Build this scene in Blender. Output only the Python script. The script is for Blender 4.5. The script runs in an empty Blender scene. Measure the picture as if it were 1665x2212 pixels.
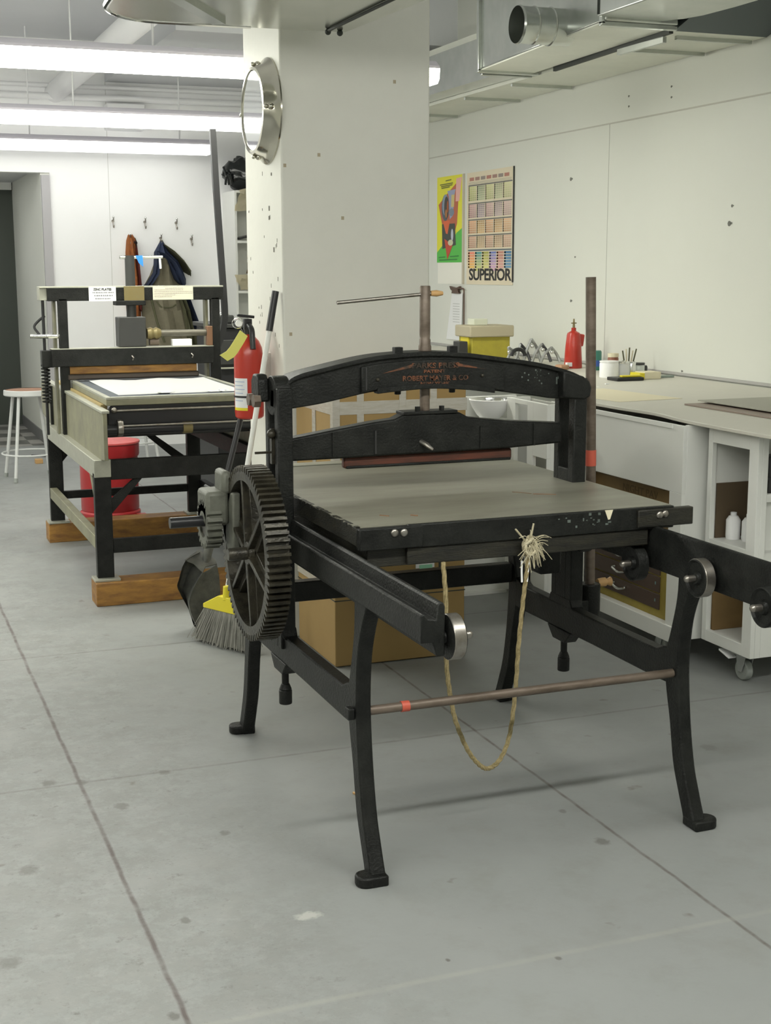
import bpy, bmesh, math, random
from mathutils import Vector, Matrix, Euler
random.seed(7)
S = bpy.context.scene
COL = S.collection
PI = math.pi

# ------------------------------------------------------------------ camera, world, exposure
PITCH, ROLL, YAW = 0.1753, -0.0025, 0.3676
cam_d = bpy.data.cameras.new('camera'); cam = bpy.data.objects.new('camera', cam_d); COL.objects.link(cam)
fw = Vector((math.sin(YAW)*math.cos(PITCH), math.cos(YAW)*math.cos(PITCH), -math.sin(PITCH)))
rt = Vector((math.cos(YAW), -math.sin(YAW), 0)); up = rt.cross(fw)
r2 = rt*math.cos(ROLL)+up*math.sin(ROLL); u2 = -rt*math.sin(ROLL)+up*math.cos(ROLL)
M = Matrix((( r2.x, u2.x, -fw.x, -1.1862), (r2.y, u2.y, -fw.y, -3.058), (r2.z, u2.z, -fw.z, 1.55), (0, 0, 0, 1)))
cam.matrix_world = M
cam_d.sensor_fit = 'VERTICAL'; cam_d.sensor_height = 24; cam_d.lens = 2963.15/2212*24
cam_d.clip_start = 0.05; cam_d.clip_end = 100
S.camera = cam
w = bpy.data.worlds.new('world'); S.world = w; w.use_nodes = True
w.node_tree.nodes['Background'].inputs[0].default_value = (0.85, 0.9, 0.95, 1)
w.node_tree.nodes['Background'].inputs[1].default_value = 0.05
S.view_settings.view_transform = 'Standard'; S.view_settings.look = 'None'
S.view_settings.gamma = 1; S.view_settings.use_curve_mapping = False
S.view_settings.exposure = 0.0
LAMP = (29, 8.0, 4.6)      # rows from the nearest to the farthest
NEARLAMP = (42, 3)

# ------------------------------------------------------------------ materials
MATS = {}
def mat(name, col, rough=0.5, metal=0.0, spec=0.5, noise=0, nscale=8, col2=None, bump=0, bscale=60, emit=None, estr=0, trans=0, contrast=(0.35, 0.65), coords='Object', stretch=None):
    if name in MATS: return MATS[name]
    m = bpy.data.materials.new(name); m.use_nodes = True; N = m.node_tree.nodes; L = m.node_tree.links
    b = N['Principled BSDF']
    b.inputs['Base Color'].default_value = (*col, 1); b.inputs['Roughness'].default_value = rough
    b.inputs['Metallic'].default_value = metal; b.inputs['Specular IOR Level'].default_value = spec
    if trans: b.inputs['Transmission Weight'].default_value = trans
    if emit: b.inputs['Emission Color'].default_value = (*emit, 1); b.inputs['Emission Strength'].default_value = estr
    if noise or bump:
        tc = N.new('ShaderNodeNewGeometry'); src = tc.outputs['Position']
        if stretch:
            mp = N.new('ShaderNodeMapping'); mp.inputs['Scale'].default_value = stretch; L.new(src, mp.inputs[0]); src = mp.outputs[0]
    if noise:
        n = N.new('ShaderNodeTexNoise'); n.inputs['Scale'].default_value = nscale; n.inputs['Detail'].default_value = 6; n.inputs['Roughness'].default_value = .65
        L.new(src, n.inputs['Vector'])
        r = N.new('ShaderNodeMapRange'); r.inputs[1].default_value = contrast[0]; r.inputs[2].default_value = contrast[1]; r.inputs[4].default_value = noise
        L.new(n.outputs['Fac'], r.inputs[0])
        mx = N.new('ShaderNodeMix'); mx.data_type = 'RGBA'; mx.inputs[6].default_value = (*col, 1); mx.inputs[7].default_value = (*(col2 or tuple(c*.6 for c in col)), 1)
        L.new(r.outputs[0], mx.inputs[0]); L.new(mx.outputs[2], b.inputs['Base Color'])
    if bump:
        n2 = N.new('ShaderNodeTexNoise'); n2.inputs['Scale'].default_value = bscale; n2.inputs['Detail'].default_value = 3
        L.new(src, n2.inputs['Vector'])
        bp = N.new('ShaderNodeBump'); bp.inputs['Strength'].default_value = bump; bp.inputs['Distance'].default_value = .004
        L.new(n2.outputs['Fac'], bp.inputs['Height']); L.new(bp.outputs[0], b.inputs['Normal'])
    MATS[name] = m; return m

IRON = mat('black_iron', (.006, .0065, .006), .46, 0, .25, noise=.8, nscale=14, col2=(.018, .019, .017), bump=.5, bscale=150)
IRON2 = mat('greasy_iron', (.022, .020, .015), .34, .35, .5, noise=.9, nscale=20, col2=(.062, .055, .038), bump=.4, bscale=120)
IRON3 = mat('grey_green_casting', (.16, .165, .135), .5, .1, .4, noise=.7, nscale=18, col2=(.08, .08, .065), bump=.3)
STEEL = mat('worn_steel', (.36, .34, .31), .33, .9, .5, noise=.6, nscale=30, col2=(.2, .17, .14))
RUSTY = mat('rusty_rod', (.10, .075, .055), .45, .3, .5, noise=.9, nscale=25, col2=(.19, .15, .12), stretch=(.3, 1, 1))
CHROME = mat('chrome', (.75, .75, .73), .12, 1)
BEDTOP = mat('bed_board', (.24, .235, .185), .42, 0, .5, noise=.8, nscale=3.5, col2=(.155, .148, .115), bump=.1, bscale=30, stretch=(.6, 2.2, 1))
BEDSIDE = mat('bed_side', (.009, .009, .0075), .5, 0, .4, noise=.9, nscale=12, col2=(.026, .024, .016), bump=.4, bscale=70, stretch=(1, 1, 6))
REDWOOD = mat('red_wood', (.12, .035, .02), .5, 0, .4, noise=.8, nscale=18, col2=(.04, .02, .015), stretch=(.4, 1, 3))
ORANGEWOOD = mat('orange_wood', (.40, .205, .045), .55, 0, .4, noise=.9, nscale=10, col2=(.17, .08, .03), stretch=(.7, 1, 3))
LIGHTWOOD = mat('light_wood', (.50, .30, .12), .5)
WHITE = mat('white_paint', (.78, .785, .75), .5, noise=.25, nscale=3, col2=(.70, .70, .66))
WALLP = mat('wall_paint', (.70, .71, .655), .6, noise=.3, nscale=1.5, col2=(.66, .67, .61), bump=.05, bscale=200)
COLP = mat('column_paint', (.74, .735, .68), .6, noise=.35, nscale=4, col2=(.66, .655, .60), bump=.25, bscale=25)
CEILP = mat('ceiling_paint', (.74, .75, .77), .7, noise=.3, nscale=2, col2=(.68, .69, .71))
PIPEP = mat('pipe_paint', (.82, .82, .83), .5)
GALV = mat('galvanised_sheet', (.62, .64, .61), .25, .95, .5, noise=.6, nscale=9, col2=(.48, .51, .48), bump=.06, bscale=7)
GALVD = mat('duct_underside', (.80, .81, .72), .38, .15, .5, noise=.4, nscale=5, col2=(.66, .67, .60), bump=.04, bscale=5)
DARK = mat('dark_seam', (.03, .035, .03), .6)
BLACKP = mat('black_plastic', (.015, .015, .017), .35)
DUSTP = mat('dusty_plastic', (.05, .052, .048), .55, noise=.8, nscale=20, col2=(.13, .13, .11))
RED = mat('red_enamel', (.46, .030, .016), .28, 0, .6)
REDCAN = mat('red_can', (.42, .025, .03), .35, 0, .5, noise=.5, nscale=10, col2=(.30, .02, .02))
REDTOP = mat('red_lid', (.62, .10, .10), .4, 0, .5, noise=.6, nscale=9, col2=(.45, .06, .06))
REDTAPE = mat('red_tape', (.55, .10, .06), .5)
CARD = mat('cardboard', (.34, .225, .085), .75, noise=.4, nscale=5, col2=(.28, .175, .065))
TAPE = mat('clear_tape', (.50, .48, .43), .25, 0, .6, noise=.7, nscale=18, col2=(.40, .36, .29), stretch=(1, 1, 6))
YELLOW = mat('yellow_plastic', (.78, .66, .03), .4)
YTAG = mat('yellow_tag', (.80, .78, .20), .6)
PAPER = mat('white_paper', (.90, .90, .90), .7)
LABELM = mat('label_paper', (.78, .79, .80), .6)
CREAM = mat('cream_paper', (.74, .68, .50), .7)
BROWN = mat('brown_drawer', (.085, .055, .04), .5, noise=.5, nscale=10, col2=(.06, .04, .03))
GOLD = mat('gold_trim', (.36, .28, .05), .55, noise=.6, nscale=15, col2=(.25, .19, .04))
CRATE = mat('brown_insert', (.22, .14, .055), .7, noise=.5, nscale=8, col2=(.16, .10, .04))
INK = mat('black_ink', (.02, .02, .02), .6)
GREYPANEL = mat('grey_panel', (.40, .40, .37), .6)
PLATE = mat('olive_side_plate', (.27, .26, .17), .5, .2, .5, noise=.8, nscale=7, col2=(.17, .165, .12), bump=.1)
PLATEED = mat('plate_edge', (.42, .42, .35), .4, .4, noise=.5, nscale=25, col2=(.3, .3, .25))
BLANKET = mat('press_blanket', (.06, .07, .085), .7, noise=.5, nscale=12, col2=(.10, .11, .125))
GREYM = mat('grey_machine', (.036, .037, .035), .45, noise=.4, nscale=12, col2=(.025, .025, .025))
BRASS = mat('brass_plate', (.20, .155, .06), .45, .3, noise=.7, nscale=30, col2=(.2, .17, .08))
BLUETAPE = mat('blue_tape', (.03, .22, .75), .5)
NAVY = mat('navy_cloth', (.015, .025, .06), .85, noise=.5, nscale=20, col2=(.03, .045, .09))
KHAKI = mat('khaki_cloth', (.21, .19, .13), .9, noise=.5, nscale=25, col2=(.15, .135, .09))
OLIVE = mat('olive_cloth', (.10, .10, .05), .9, noise=.5, nscale=20, col2=(.06, .06, .035))
RUSTCL = mat('rust_cloth', (.32, .10, .02), .85, noise=.6, nscale=20, col2=(.15, .05, .02))
TEAL = mat('teal_fabric', (.16, .32, .34), .6, noise=.6, nscale=15, col2=(.30, .40, .42))
ROPE = mat('hemp_rope', (.36, .29, .15), .8, noise=.9, nscale=90, col2=(.18, .14, .06))
ROPEF = mat('frayed_hemp', (.55, .50, .36), .8, noise=.7, nscale=60, col2=(.35, .30, .18))
BRISTLE = mat('grey_bristles', (.16, .16, .14), .8, noise=.9, nscale=60, col2=(.30, .29, .26), stretch=(1, 1, .2))
DOORD = mat('dark_door', (.045, .055, .045), .55, noise=.3, nscale=2, col2=(.06, .068, .055))
BASEG = mat('grey_cove_base', (.17, .17, .17), .6)
RUBBER = mat('grey_rubber', (.30, .32, .30), .6)
STOOLM = mat('stool_paint', (.62, .63, .62), .4)
MIRROR = mat('mirror_glass', (.88, .9, .9), .03, 1)
PEWTER = mat('polished_rim', (.55, .53, .46), .16, 1)
LAMPM = [mat('lamp_lens_%d' % k, (.9, .9, .9), .4, emit=((1, 1, .88), (1, 1, .93), (1, 1, .98))[k], estr=LAMP[k]) for k in range(3)]
LAMPN = [mat('lamp_lens_near_%d' % k, (.9, .9, .9), .4, emit=(1, 1, .92), estr=NEARLAMP[k]) for k in range(2)]
HOUS = mat('lamp_housing', (.90, .86, .96), .5)
COUNTER = mat('counter_sheet', (.62, .60, .53), .5, noise=.35, nscale=2.5, col2=(.55, .53, .46))
GREENP = mat('green_label', (.30, .62, .42), .6)
JARG = mat('green_jar', (.05, .22, .17), .3)
JARB = mat('blue_label', (.05, .12, .45), .4)

def floor_material():
    m = bpy.data.materials.new('painted_concrete'); m.use_nodes = True; N = m.node_tree.nodes; L = m.node_tree.links
    b = N['Principled BSDF']; g = N.new('ShaderNodeNewGeometry'); sx = N.new('ShaderNodeSeparateXYZ'); L.new(g.outputs['Position'], sx.inputs[0])
    def noise(scale, detail=6, rough=.6):
        n = N.new('ShaderNodeTexNoise'); n.inputs['Scale'].default_value = scale; n.inputs['Detail'].default_value = detail; n.inputs['Roughness'].default_value = rough
        L.new(g.outputs['Position'], n.inputs['Vector']); return n.outputs['Fac']
    def ramp(src, a, c, lo=0, hi=1):
        r = N.new('ShaderNodeMapRange'); r.inputs[1].default_value = a; r.inputs[2].default_value = c; r.inputs[3].default_value = lo; r.inputs[4].default_value = hi
        L.new(src, r.inputs[0]); return r.outputs[0]
    def math_(op, a, c):
        n = N.new('ShaderNodeMath'); n.operation = op
        for i, v in enumerate((a, c)):
            if isinstance(v, (int, float)): n.inputs[i].default_value = v
            else: L.new(v, n.inputs[i])
        return n.outputs[0]
    def mix(f, a, c):
        n = N.new('ShaderNodeMix'); n.data_type = 'RGBA'
        for i, v in ((0, f), (6, a), (7, c)):
            if isinstance(v, (int, float)): n.inputs[i].default_value = v
            elif isinstance(v, tuple): n.inputs[i].default_value = (*v, 1)
            else: L.new(v, n.inputs[i])
        return n.outputs[2]
    base = mix(ramp(noise(1.1, 5), .3, .7), (.262, .273, .268), (.292, .302, .296))
    base = mix(math_('MULTIPLY', ramp(noise(6, 6, .7), .5, .75), .35), base, (.20, .195, .175))
    # scuffed old floor in the left aisle: rough edged, speckled
    wob = math_('MULTIPLY', math_('SUBTRACT', noise(1.7, 4), .5), .9)
    left = ramp(math_('ADD', sx.outputs[0], wob), -.05, -.45)
    speck = ramp(noise(26, 8, .75), .47, .63)
    base = mix(math_('MULTIPLY', math_('MULTIPLY', left, speck), .6), base, (.32, .32, .315))
    dk = ramp(noise(17, 8, .7), .60, .72)
    base = mix(math_('MULTIPLY', math_('MULTIPLY', left, dk), .75), base, (.10, .095, .085))
    mott = ramp(noise(11, 8, .8), .44, .60)
    base = mix(math_('MULTIPLY', math_('MULTIPLY', left, mott), .55), base, (.185, .185, .175))
    pale = ramp(noise(5.5, 8, .75), .53, .66)
    base = mix(math_('MULTIPLY', math_('MULTIPLY', left, pale), .45), base, (.38, .385, .375))
    fine = ramp(noise(70, 3, .6), .60, .75)
    base = mix(math_('MULTIPLY', math_('MULTIPLY', left, fine), .5), base, (.15, .145, .135))
    def spot(x, y, r, strength, col, sy=1.0):
        nonlocal base
        dx = math_('SUBTRACT', sx.outputs[0], x); dy = math_('MULTIPLY', math_('SUBTRACT', sx.outputs[1], y), sy)
        d = math_('SQRT', math_('ADD', math_('MULTIPLY', dx, dx), math_('MULTIPLY', dy, dy)), 0)
        d = math_('ADD', d, math_('MULTIPLY', math_('SUBTRACT', noise(60, 2), .5), r*1.1))
        base = mix(math_('MULTIPLY', ramp(d, r, r*.55), strength), base, col)
    DK_ = (.105, .098, .088)
    for x, y, r, st in ((-.622, 1.015, .022, .5), (-.541, .781, .026, .55), (-.715, 1.044, .026, .6), (-.528, .005, .016, .6), (.643, .044, .024, .6), (.223, -.487, .009, .7), (-.365, 1.007, .022, .5), (-.849, .432, .03, .5), (-.649, -.412, .016, .6), (-.014, -.404, .007, .8), (-.308, .478, .017, .5), (.645, .274, .014, .5), (1.347, .574, .03, .3), (-.947, -.053, .03, .4)):
        spot(x, y, r, st, DK_, .8)
    spot(-.243, -.08, .040, .75, (.50, .50, .47), 1.7)
    sp = ramp(noise(9, 3, .5), .70, .76)
    base = mix(math_('MULTIPLY', sp, .6), base, (.12, .105, .085))
    # slab joints
    warp = math_('MULTIPLY', math_('SUBTRACT', noise(5, 3), .5), .014)
    def joint(axis, at, wdt, strength, col):
        nonlocal base
        d = math_('ABSOLUTE', math_('SUBTRACT', math_('ADD', sx.outputs[axis], warp), at), 0)
        f = math_('MULTIPLY', ramp(d, wdt, wdt*.3), math_('MULTIPLY', ramp(noise(14, 4), .3, .6, .35, 1), strength))
        base = mix(f, base, col)
    joint(0, -.625, .009, .9, (.10, .078, .075)); joint(0, .705, .0075, .75, (.095, .075, .065))
    joint(1, 1.01, .010, .45, (.11, .10, .09)); joint(1, 2.48, .010, .5, (.11, .10, .09)); joint(1, -.47, .014, .45, (.36, .36, .33))
    L.new(base, b.inputs['Base Color'])
    L.new(ramp(noise(4), .3, .7, .42, .6), b.inputs['Roughness'])
    b.inputs['Specular IOR Level'].default_value = .35
    bp = N.new('ShaderNodeBump'); bp.inputs['Strength'].default_value = .12; bp.inputs['Distance'].default_value = .003
    L.new(noise(45, 5), bp.inputs['Height']); L.new(bp.outputs[0], b.inputs['Normal'])
    return m
def checker_material():
    m = bpy.data.materials.new('checker_tile'); m.use_nodes = True; N = m.node_tree.nodes; L = m.node_tree.links
    g = N.new('ShaderNodeNewGeometry'); c = N.new('ShaderNodeTexChecker'); c.inputs['Scale'].default_value = 3.3
    c.inputs[1].default_value = (.34, .33, .31, 1); c.inputs[2].default_value = (.13, .13, .12, 1)
    mp = N.new('ShaderNodeMapping'); mp.inputs['Location'].default_value = (.05, .1, .013)
    L.new(g.outputs['Position'], mp.inputs[0]); L.new(mp.outputs[0], c.inputs[0]); L.new(c.outputs[0], N['Principled BSDF'].inputs['Base Color'])
    N['Principled BSDF'].inputs['Roughness'].default_value = .4
    return m
def vcol_material(name, rough=.6):
    m = bpy.data.materials.new(name); m.use_nodes = True; N = m.node_tree.nodes
    a = N.new('ShaderNodeAttribute'); a.attribute_name = 'print'
    m.node_tree.links.new(a.outputs[0], N['Principled BSDF'].inputs['Base Color']); N['Principled BSDF'].inputs['Roughness'].default_value = rough
    return m
PRINT = vcol_material('printed_paper')

# ------------------------------------------------------------------ shape helpers (all in world metres)
def B(): return bmesh.new()
def box(bm, x0, x1, y0, y1, z0, z1, rot=None):
    c = Vector(((x0+x1)/2, (y0+y1)/2, (z0+z1)/2))
    m = Matrix.Translation(c)
    if rot: m = m @ Euler(rot).to_matrix().to_4x4()
    m = m @ Matrix.Diagonal((abs(x1-x0), abs(y1-y0), abs(z1-z0), 1))
    bmesh.ops.create_cube(bm, size=1, matrix=m); return bm
def cyl(bm, p0, p1, r0, r1=None, seg=20):
    p0 = Vector(p0); p1 = Vector(p1); d = p1-p0; r1 = r0 if r1 is None else r1
    q = d.to_track_quat('Z', 'Y').to_matrix().to_4x4()
    bmesh.ops.create_cone(bm, cap_ends=True, segments=seg, radius1=r0, radius2=r1, depth=d.length, matrix=Matrix.Translation((p0+p1)/2) @ q); return bm
def ball(bm, c, r, sc=(1, 1, 1), u=16, v=10):
    bmesh.ops.create_uvsphere(bm, u_segments=u, v_segments=v, radius=r, matrix=Matrix.Translation(Vector(c)) @ Matrix.Diagonal((*sc, 1))); return bm
def prism(bm, pts, axis, a, b):
    def v3(p, h): return {'x': (h, p[0], p[1]), 'y': (p[0], h, p[1]), 'z': (p[0], p[1], h)}[axis]
    A = [bm.verts.new(v3(p, a)) for p in pts]; Bv = [bm.verts.new(v3(p, b)) for p in pts]
    n = len(pts)
    try: bm.faces.new(A); bm.faces.new(Bv)
    except ValueError: pass
    for i in range(n): bm.faces.new((A[i], A[(i+1) % n], Bv[(i+1) % n], Bv[i]))
    return bm
def strip(bm, lo, hi, axis, a, b):
    """solid between two matching polylines (clean quads for curved outlines)"""
    def v3(p, h): return {'x': (h, p[0], p[1]), 'y': (p[0], h, p[1]), 'z': (p[0], p[1], h)}[axis]
    R = [[bm.verts.new(v3(p, h)) for p in line] for line, h in ((lo, a), (hi, a), (hi, b), (lo, b))]
    n = len(lo)
    for i in range(n-1):
        for k in range(4): bm.faces.new((R[k][i], R[(k+1) % 4][i], R[(k+1) % 4][i+1], R[k][i+1]))
    bm.faces.new([R[k][0] for k in range(4)]); bm.faces.new([R[k][-1] for k in range(3, -1, -1)])
    return bm
def smooth_line(pts, n=6):
    """Catmull-Rom through points of any dimension"""
    P = [Vector(p) for p in pts]; P = [P[0]*2-P[1]]+P+[P[-1]*2-P[-2]]; out = []
    for i in range(1, len(P)-2):
        for k in range(n):
            t = k/n; a, b, c, d = P[i-1:i+3]
            out.append(.5*((2*b)+(c-a)*t+(2*a-5*b+4*c-d)*t*t+(3*b-a-3*c+d)*t**3))
    out.append(P[-2].copy()); return out
def tube(bm, path, r, seg=10, radii=None):
    P = [Vector(p) for p in path]; rings = []
    side = None
    for i, p in enumerate(P):
        t = (P[min(i+1, len(P)-1)]-P[max(i-1, 0)]).normalized()
        if side is None: side = t.orthogonal().normalized()
        side = (side-t*side.dot(t)).normalized(); o = t.cross(side)
        rr = radii[i] if radii else r
        rings.append([bm.verts.new(p+(side*math.cos(a)+o*math.sin(a))*rr) for a in [2*PI*k/seg for k in range(seg)]])
    for A, C in zip(rings, rings[1:]):
        for k in range(seg): bm.faces.new((A[k], A[(k+1) % seg], C[(k+1) % seg], C[k]))
    bm.faces.new(rings[0][::-1]); bm.faces.new(rings[-1]); return bm
def lathe(bm, prof, c, axis='z', seg=32, cap=True):
    c = Vector(c); rings = []
    for r, h in prof:
        ring = []
        for k in range(seg):
            a = 2*PI*k/seg; u, v = r*math.cos(a), r*math.sin(a)
            p = {'z': (u, v, h), 'x': (h, u, v), 'y': (u, h, v)}[axis]
            ring.append(bm.verts.new(c+Vector(p)))
        rings.append(ring)
    for A, C in zip(rings, rings[1:]):
        for k in range(seg): bm.faces.new((A[k], A[(k+1) % seg], C[(k+1) % seg], C[k]))
    if cap:
        for R in (rings[0], rings[-1]):
            try: bm.faces.new(R)
            except ValueError: pass
    return bm
def ribbon(bm, path, width_vec, th=.0015):
    """thin sheet following a path, with real thickness"""
    P = [Vector(p) for p in path]; w_ = Vector(width_vec)/2
    n = (P[-1]-P[0]).cross(w_).normalized()*th
    R = [[bm.verts.new(p+s*w_+o*n) for p in P] for s, o in ((-1, 0), (1, 0), (1, 1), (-1, 1))]
    for i in range(len(P)-1):
        for k in range(4): bm.faces.new((R[k][i], R[(k+1) % 4][i], R[(k+1) % 4][i+1], R[k][i+1]))
    bm.faces.new([R[k][0] for k in range(4)]); bm.faces.new([R[k][-1] for k in range(3, -1, -1)]); return bm
def thing(name, label, cat, loc=(0, 0, 0), group=None):
    o = bpy.data.objects.new(name, None); COL.objects.link(o); o.location = loc; o.empty_display_size = .05
    o['label'] = label; o['category'] = cat
    if group: o['group'] = group
    return o
def obj(name, bm, m, parent=None, bev=0, smooth=True, label=None, kind=None, recalc=True):
    if recalc: bmesh.ops.recalc_face_normals(bm, faces=bm.faces)
    me = bpy.data.meshes.new(name); bm.to_mesh(me); bm.free()
    me.materials.append(m)
    if smooth:
        me.polygons.foreach_set('use_smooth', [True]*len(me.polygons)); me.set_sharp_from_angle(angle=math.radians(38))
    o = bpy.data.objects.new(name, me); COL.objects.link(o)
    if bev:
        md = o.modifiers.new('bevel', 'BEVEL'); md.width = bev; md.segments = 2; md.limit_method = 'ANGLE'; md.angle_limit = math.radians(40); md.harden_normals = False
    if parent is not None:
        o.parent = parent
        if parent.type == 'EMPTY': o.matrix_parent_inverse = Matrix.Translation(-parent.location)
    if label: o['label'] = label
    if kind: o['kind'] = kind
    return o
def tag(o, label, cat, group=None):
    o['label'] = label; o['category'] = cat
    if group: o['group'] = group
    return o
def struct(name, bm, m, **k): return obj(name, bm, m, kind='structure', **k)
def copy_tree(o, parent=None):
    c = o.copy(); COL.objects.link(c)
    if parent is not None:
        c.parent = parent; c.matrix_parent_inverse = o.matrix_parent_inverse.copy()
    for ch in list(o.children): copy_tree(ch, c)
    return c
def text_bm(body, size, m4, extrude=.001, align='CENTER', xs=1.0, bold=0, spacing=1.0):
    cu = bpy.data.curves.new('t', 'FONT'); cu.body = body; cu.size = size; cu.extrude = extrude; cu.align_x = align; cu.align_y = 'CENTER'; cu.offset = bold; cu.space_character = spacing
    cu.resolution_u = 3
    o = bpy.data.objects.new('t', cu); COL.objects.link(o)
    dg = bpy.context.evaluated_depsgraph_get(); dg.update()
    me = bpy.data.meshes.new_from_object(o.evaluated_get(dg)); bpy.data.objects.remove(o)
    bm = B(); bm.from_mesh(me); bpy.data.meshes.remove(me)
    bm.transform(m4 @ Matrix.Diagonal((xs, 1, 1, 1))); return bm
# lettering frames: facing -Y (reads along +X) and facing -X (reads along -Y)
def face_my(x, y, z, tilt=0): return Matrix(((1, 0, 0, x), (0, 0, -1, y), (0, 1, 0, z), (0, 0, 0, 1))) @ Matrix.Rotation(tilt, 4, 'Z')
def face_mx(x, y, z): return Matrix(((0, 0, -1, x), (-1, 0, 0, y), (0, 1, 0, z), (0, 0, 0, 1)))
def colour_quads(name, quads, parent=None):
    """quads: list of (4 points, rgb); one printed mesh with the printed colours per face"""
    bm = B(); lay = bm.loops.layers.float_color.new('print')
    for pts, c in quads:
        f = bm.faces.new([bm.verts.new(p) for p in pts])
        for l in f.loops: l[lay] = (*c, 1)
    return obj(name, bm, PRINT, parent, smooth=False, recalc=False)

# ------------------------------------------------------------------ the room
struct('floor', box(B(), -6, 3.2, -6, 9.45, -.1, 0), floor_material())
struct('floor_corridor', box(B(), -2, .38, 9.45, 12.5, -.1, .0005), checker_material())
CEIL = 3.45
struct('ceiling', box(B(), -6, 3.2, -6, 9.4, CEIL, CEIL+.1), CEILP)
struct('wall_right', box(B(), 3.0, 3.12, -6, 9.4, 0, CEIL), WALLP)
bm = B(); box(bm, .455, 3.0, 9.1, 9.25, 0, CEIL); box(bm, -6, .455, 9.1, 9.25, 2.36, CEIL); box(bm, -6, -1.0, 9.1, 9.25, 0, 2.36)
struct('wall_back', bm, mat('back_wall_paint', (.90, .90, .90), .6, noise=.2, nscale=2, col2=(.82, .82, .81)))
struct('wall_left', box(B(), -6.1, -6, -6, 9.25, 0, CEIL), WALLP)
struct('wall_front', box(B(), -6, 3.1, -6.1, -6, 0, CEIL), WALLP)
# corridor beyond the opening
struct('wall_corridor', box(B(), .38, .455, 9.12, 12.5, .1, 2.9), WALLP)
struct('baseboard_corridor', box(B(), .37, .38, 9.1, 11.25, 0, .1), BASEG)
struct('trim_1', box(B(), .382, .453, 9.075, 9.12, 0, 2.34), mat('grey_jamb', (.42, .41, .42), .5))
struct('ceiling_corridor', box(B(), -2, .38, 9.25, 12.5, 2.40, 2.5), CEILP)
struct('wall_corridor_left', box(B(), -2.1, -2, 9.25, 12.5, 0, 2.5), WALLP)
t = thing('corridor_fill_lamp', 'unseen ceiling lamp added to brighten the corridor beyond the opening', 'light fixture', (-.9, 10.2, 2.39))  # unseen lamp, added to brighten the corridor wall
obj('lens', box(B(), -1.4, -.4, 10.1, 10.3, 2.365, 2.395), mat('corridor_fill_lens', (.9, .9, .9), .4, emit=(1, 1, .95), estr=15), t)
struct('door_1', box(B(), -1.4, .38, 11.3, 11.36, 0, 2.36), DOORD)
struct('trim_2', box(B(), -2, .37, 11.24, 11.3, 2.33, 2.42), WHITE)
# panel joints of the plasterboard and the metal ledge behind the counter
struct('trim_3', box(B(), 2.997, 3.0, -6, 9.1, 2.375, 2.383), mat('joint_line', (.52, .51, .46), .8))
struct('trim_4', box(B(), 2.9985, 3.0, 4.165, 4.169, 0, 2.38), mat('joint_fine', (.50, .50, .46), .8))
struct('trim_5', box(B(), 2.985, 3.0, .5, 9.0, .978, .992), mat('grey_ledge', (.42, .41, .40), .5))
struct('trim_6', box(B(), .95, .953, 9.0985, 9.1, 0, CEIL), MATS['joint_fine'])
# nail holes and scuffs on the right wall
bm = B()
for y, z, s in ((3.964, 2.51, .006), (3.961, 2.454, .006), (3.526, 2.511, .006), (3.523, 2.455, .006), (4.622, 2.092, .012), (2.948, 1.773, .014), (4.59, 1.352, .009), (2.93, 1.86, .008), (4.55, 1.62, .006), (3.33, 1.0, .006)):
    cyl(bm, (2.9985, y, z), (3.0, y, z), s, seg=8)
    box(bm, 2.9985, 3.0, y-s*1.8, y-s*.5, z-s*.3, z+s*.5)
obj('wall_scuffs', bm, mat('scuff_grey', (.18, .18, .16), .8), smooth=False, kind='structure')

# column, 0.65 m square, chipped on its left face
bm = B(); box(bm, .465, 1.115, 2.39, 2.93, 0, CEIL)
colm = struct('wall_column', bm, COLP, bev=.008)
bm = B()
for k in range(26):
    y = random.uniform(2.42, 2.9); z = random.choice([random.uniform(1.3, 2.1), random.uniform(.9, 2.5)])
    h = random.uniform(.003, .018); wd = random.uniform(.001, .003)
    box(bm, .4635, .466, y, y+wd, z, z+h)
for y, z, h in ((2.56, 1.79, .02), (2.563, 1.753, .016), (2.52, 1.93, .012), (2.5, 1.62, .02)): box(bm, .4630, .466, y, y+.012, z, z+h)
obj('paint_chips', bm, mat('chip_dark', (.20, .19, .165), .8), smooth=False, kind='structure')
bm = B()
for x, z in ((.475, 1.955), (.49, 1.28), (.62, 2.0), (.95, 2.3), (.72, 1.75)): box(bm, x, x+.012, 2.3885, 2.391, z, z+.014)
obj('front_chips', bm, mat('chip_brown', (.42, .36, .26), .8), smooth=False, kind='structure')

# ceiling beam, pipes
struct('beam', box(B(), .95, 3.0, 6.35, 9.1, 3.12, CEIL), CEILP)
tag(obj('ceiling_pipe', tube(B(), [(.53, 4.6, 3.02), (.53, 9.1, 3.02)], .085, 20), PIPEP), 'thick white painted pipe running under the ceiling toward the back wall', 'pipe')
tag(obj('conduit_pipe', tube(B(), [(-3, 8.95, 2.97), (2.5, 8.95, 2.97)], .028, 10), PIPEP), 'thin white conduit along the top of the back wall', 'pipe')
tag(obj('conduit_pipe', tube(B(), [(-3, 8.98, 3.06), (2.5, 8.98, 3.06)], .02, 10), PIPEP), 'thinner upper white conduit above the other one on the back wall', 'pipe')
t = thing('sprinkler_head', 'small dark sprinkler valve on a drop pipe left of the column top', 'sprinkler', (1.18, 5.2, 2.75))
obj('drop_pipe', tube(B(), [(1.18, 5.2, 2.62), (1.18, 5.2, CEIL)], .014, 10), PIPEP, t)
bm = B(); ball(bm, (1.18, 5.2, 2.72), .035); cyl(bm, (1.13, 5.2, 2.72), (1.23, 5.2, 2.72), .012)
obj('valve', bm, BLACKP, t)
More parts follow.
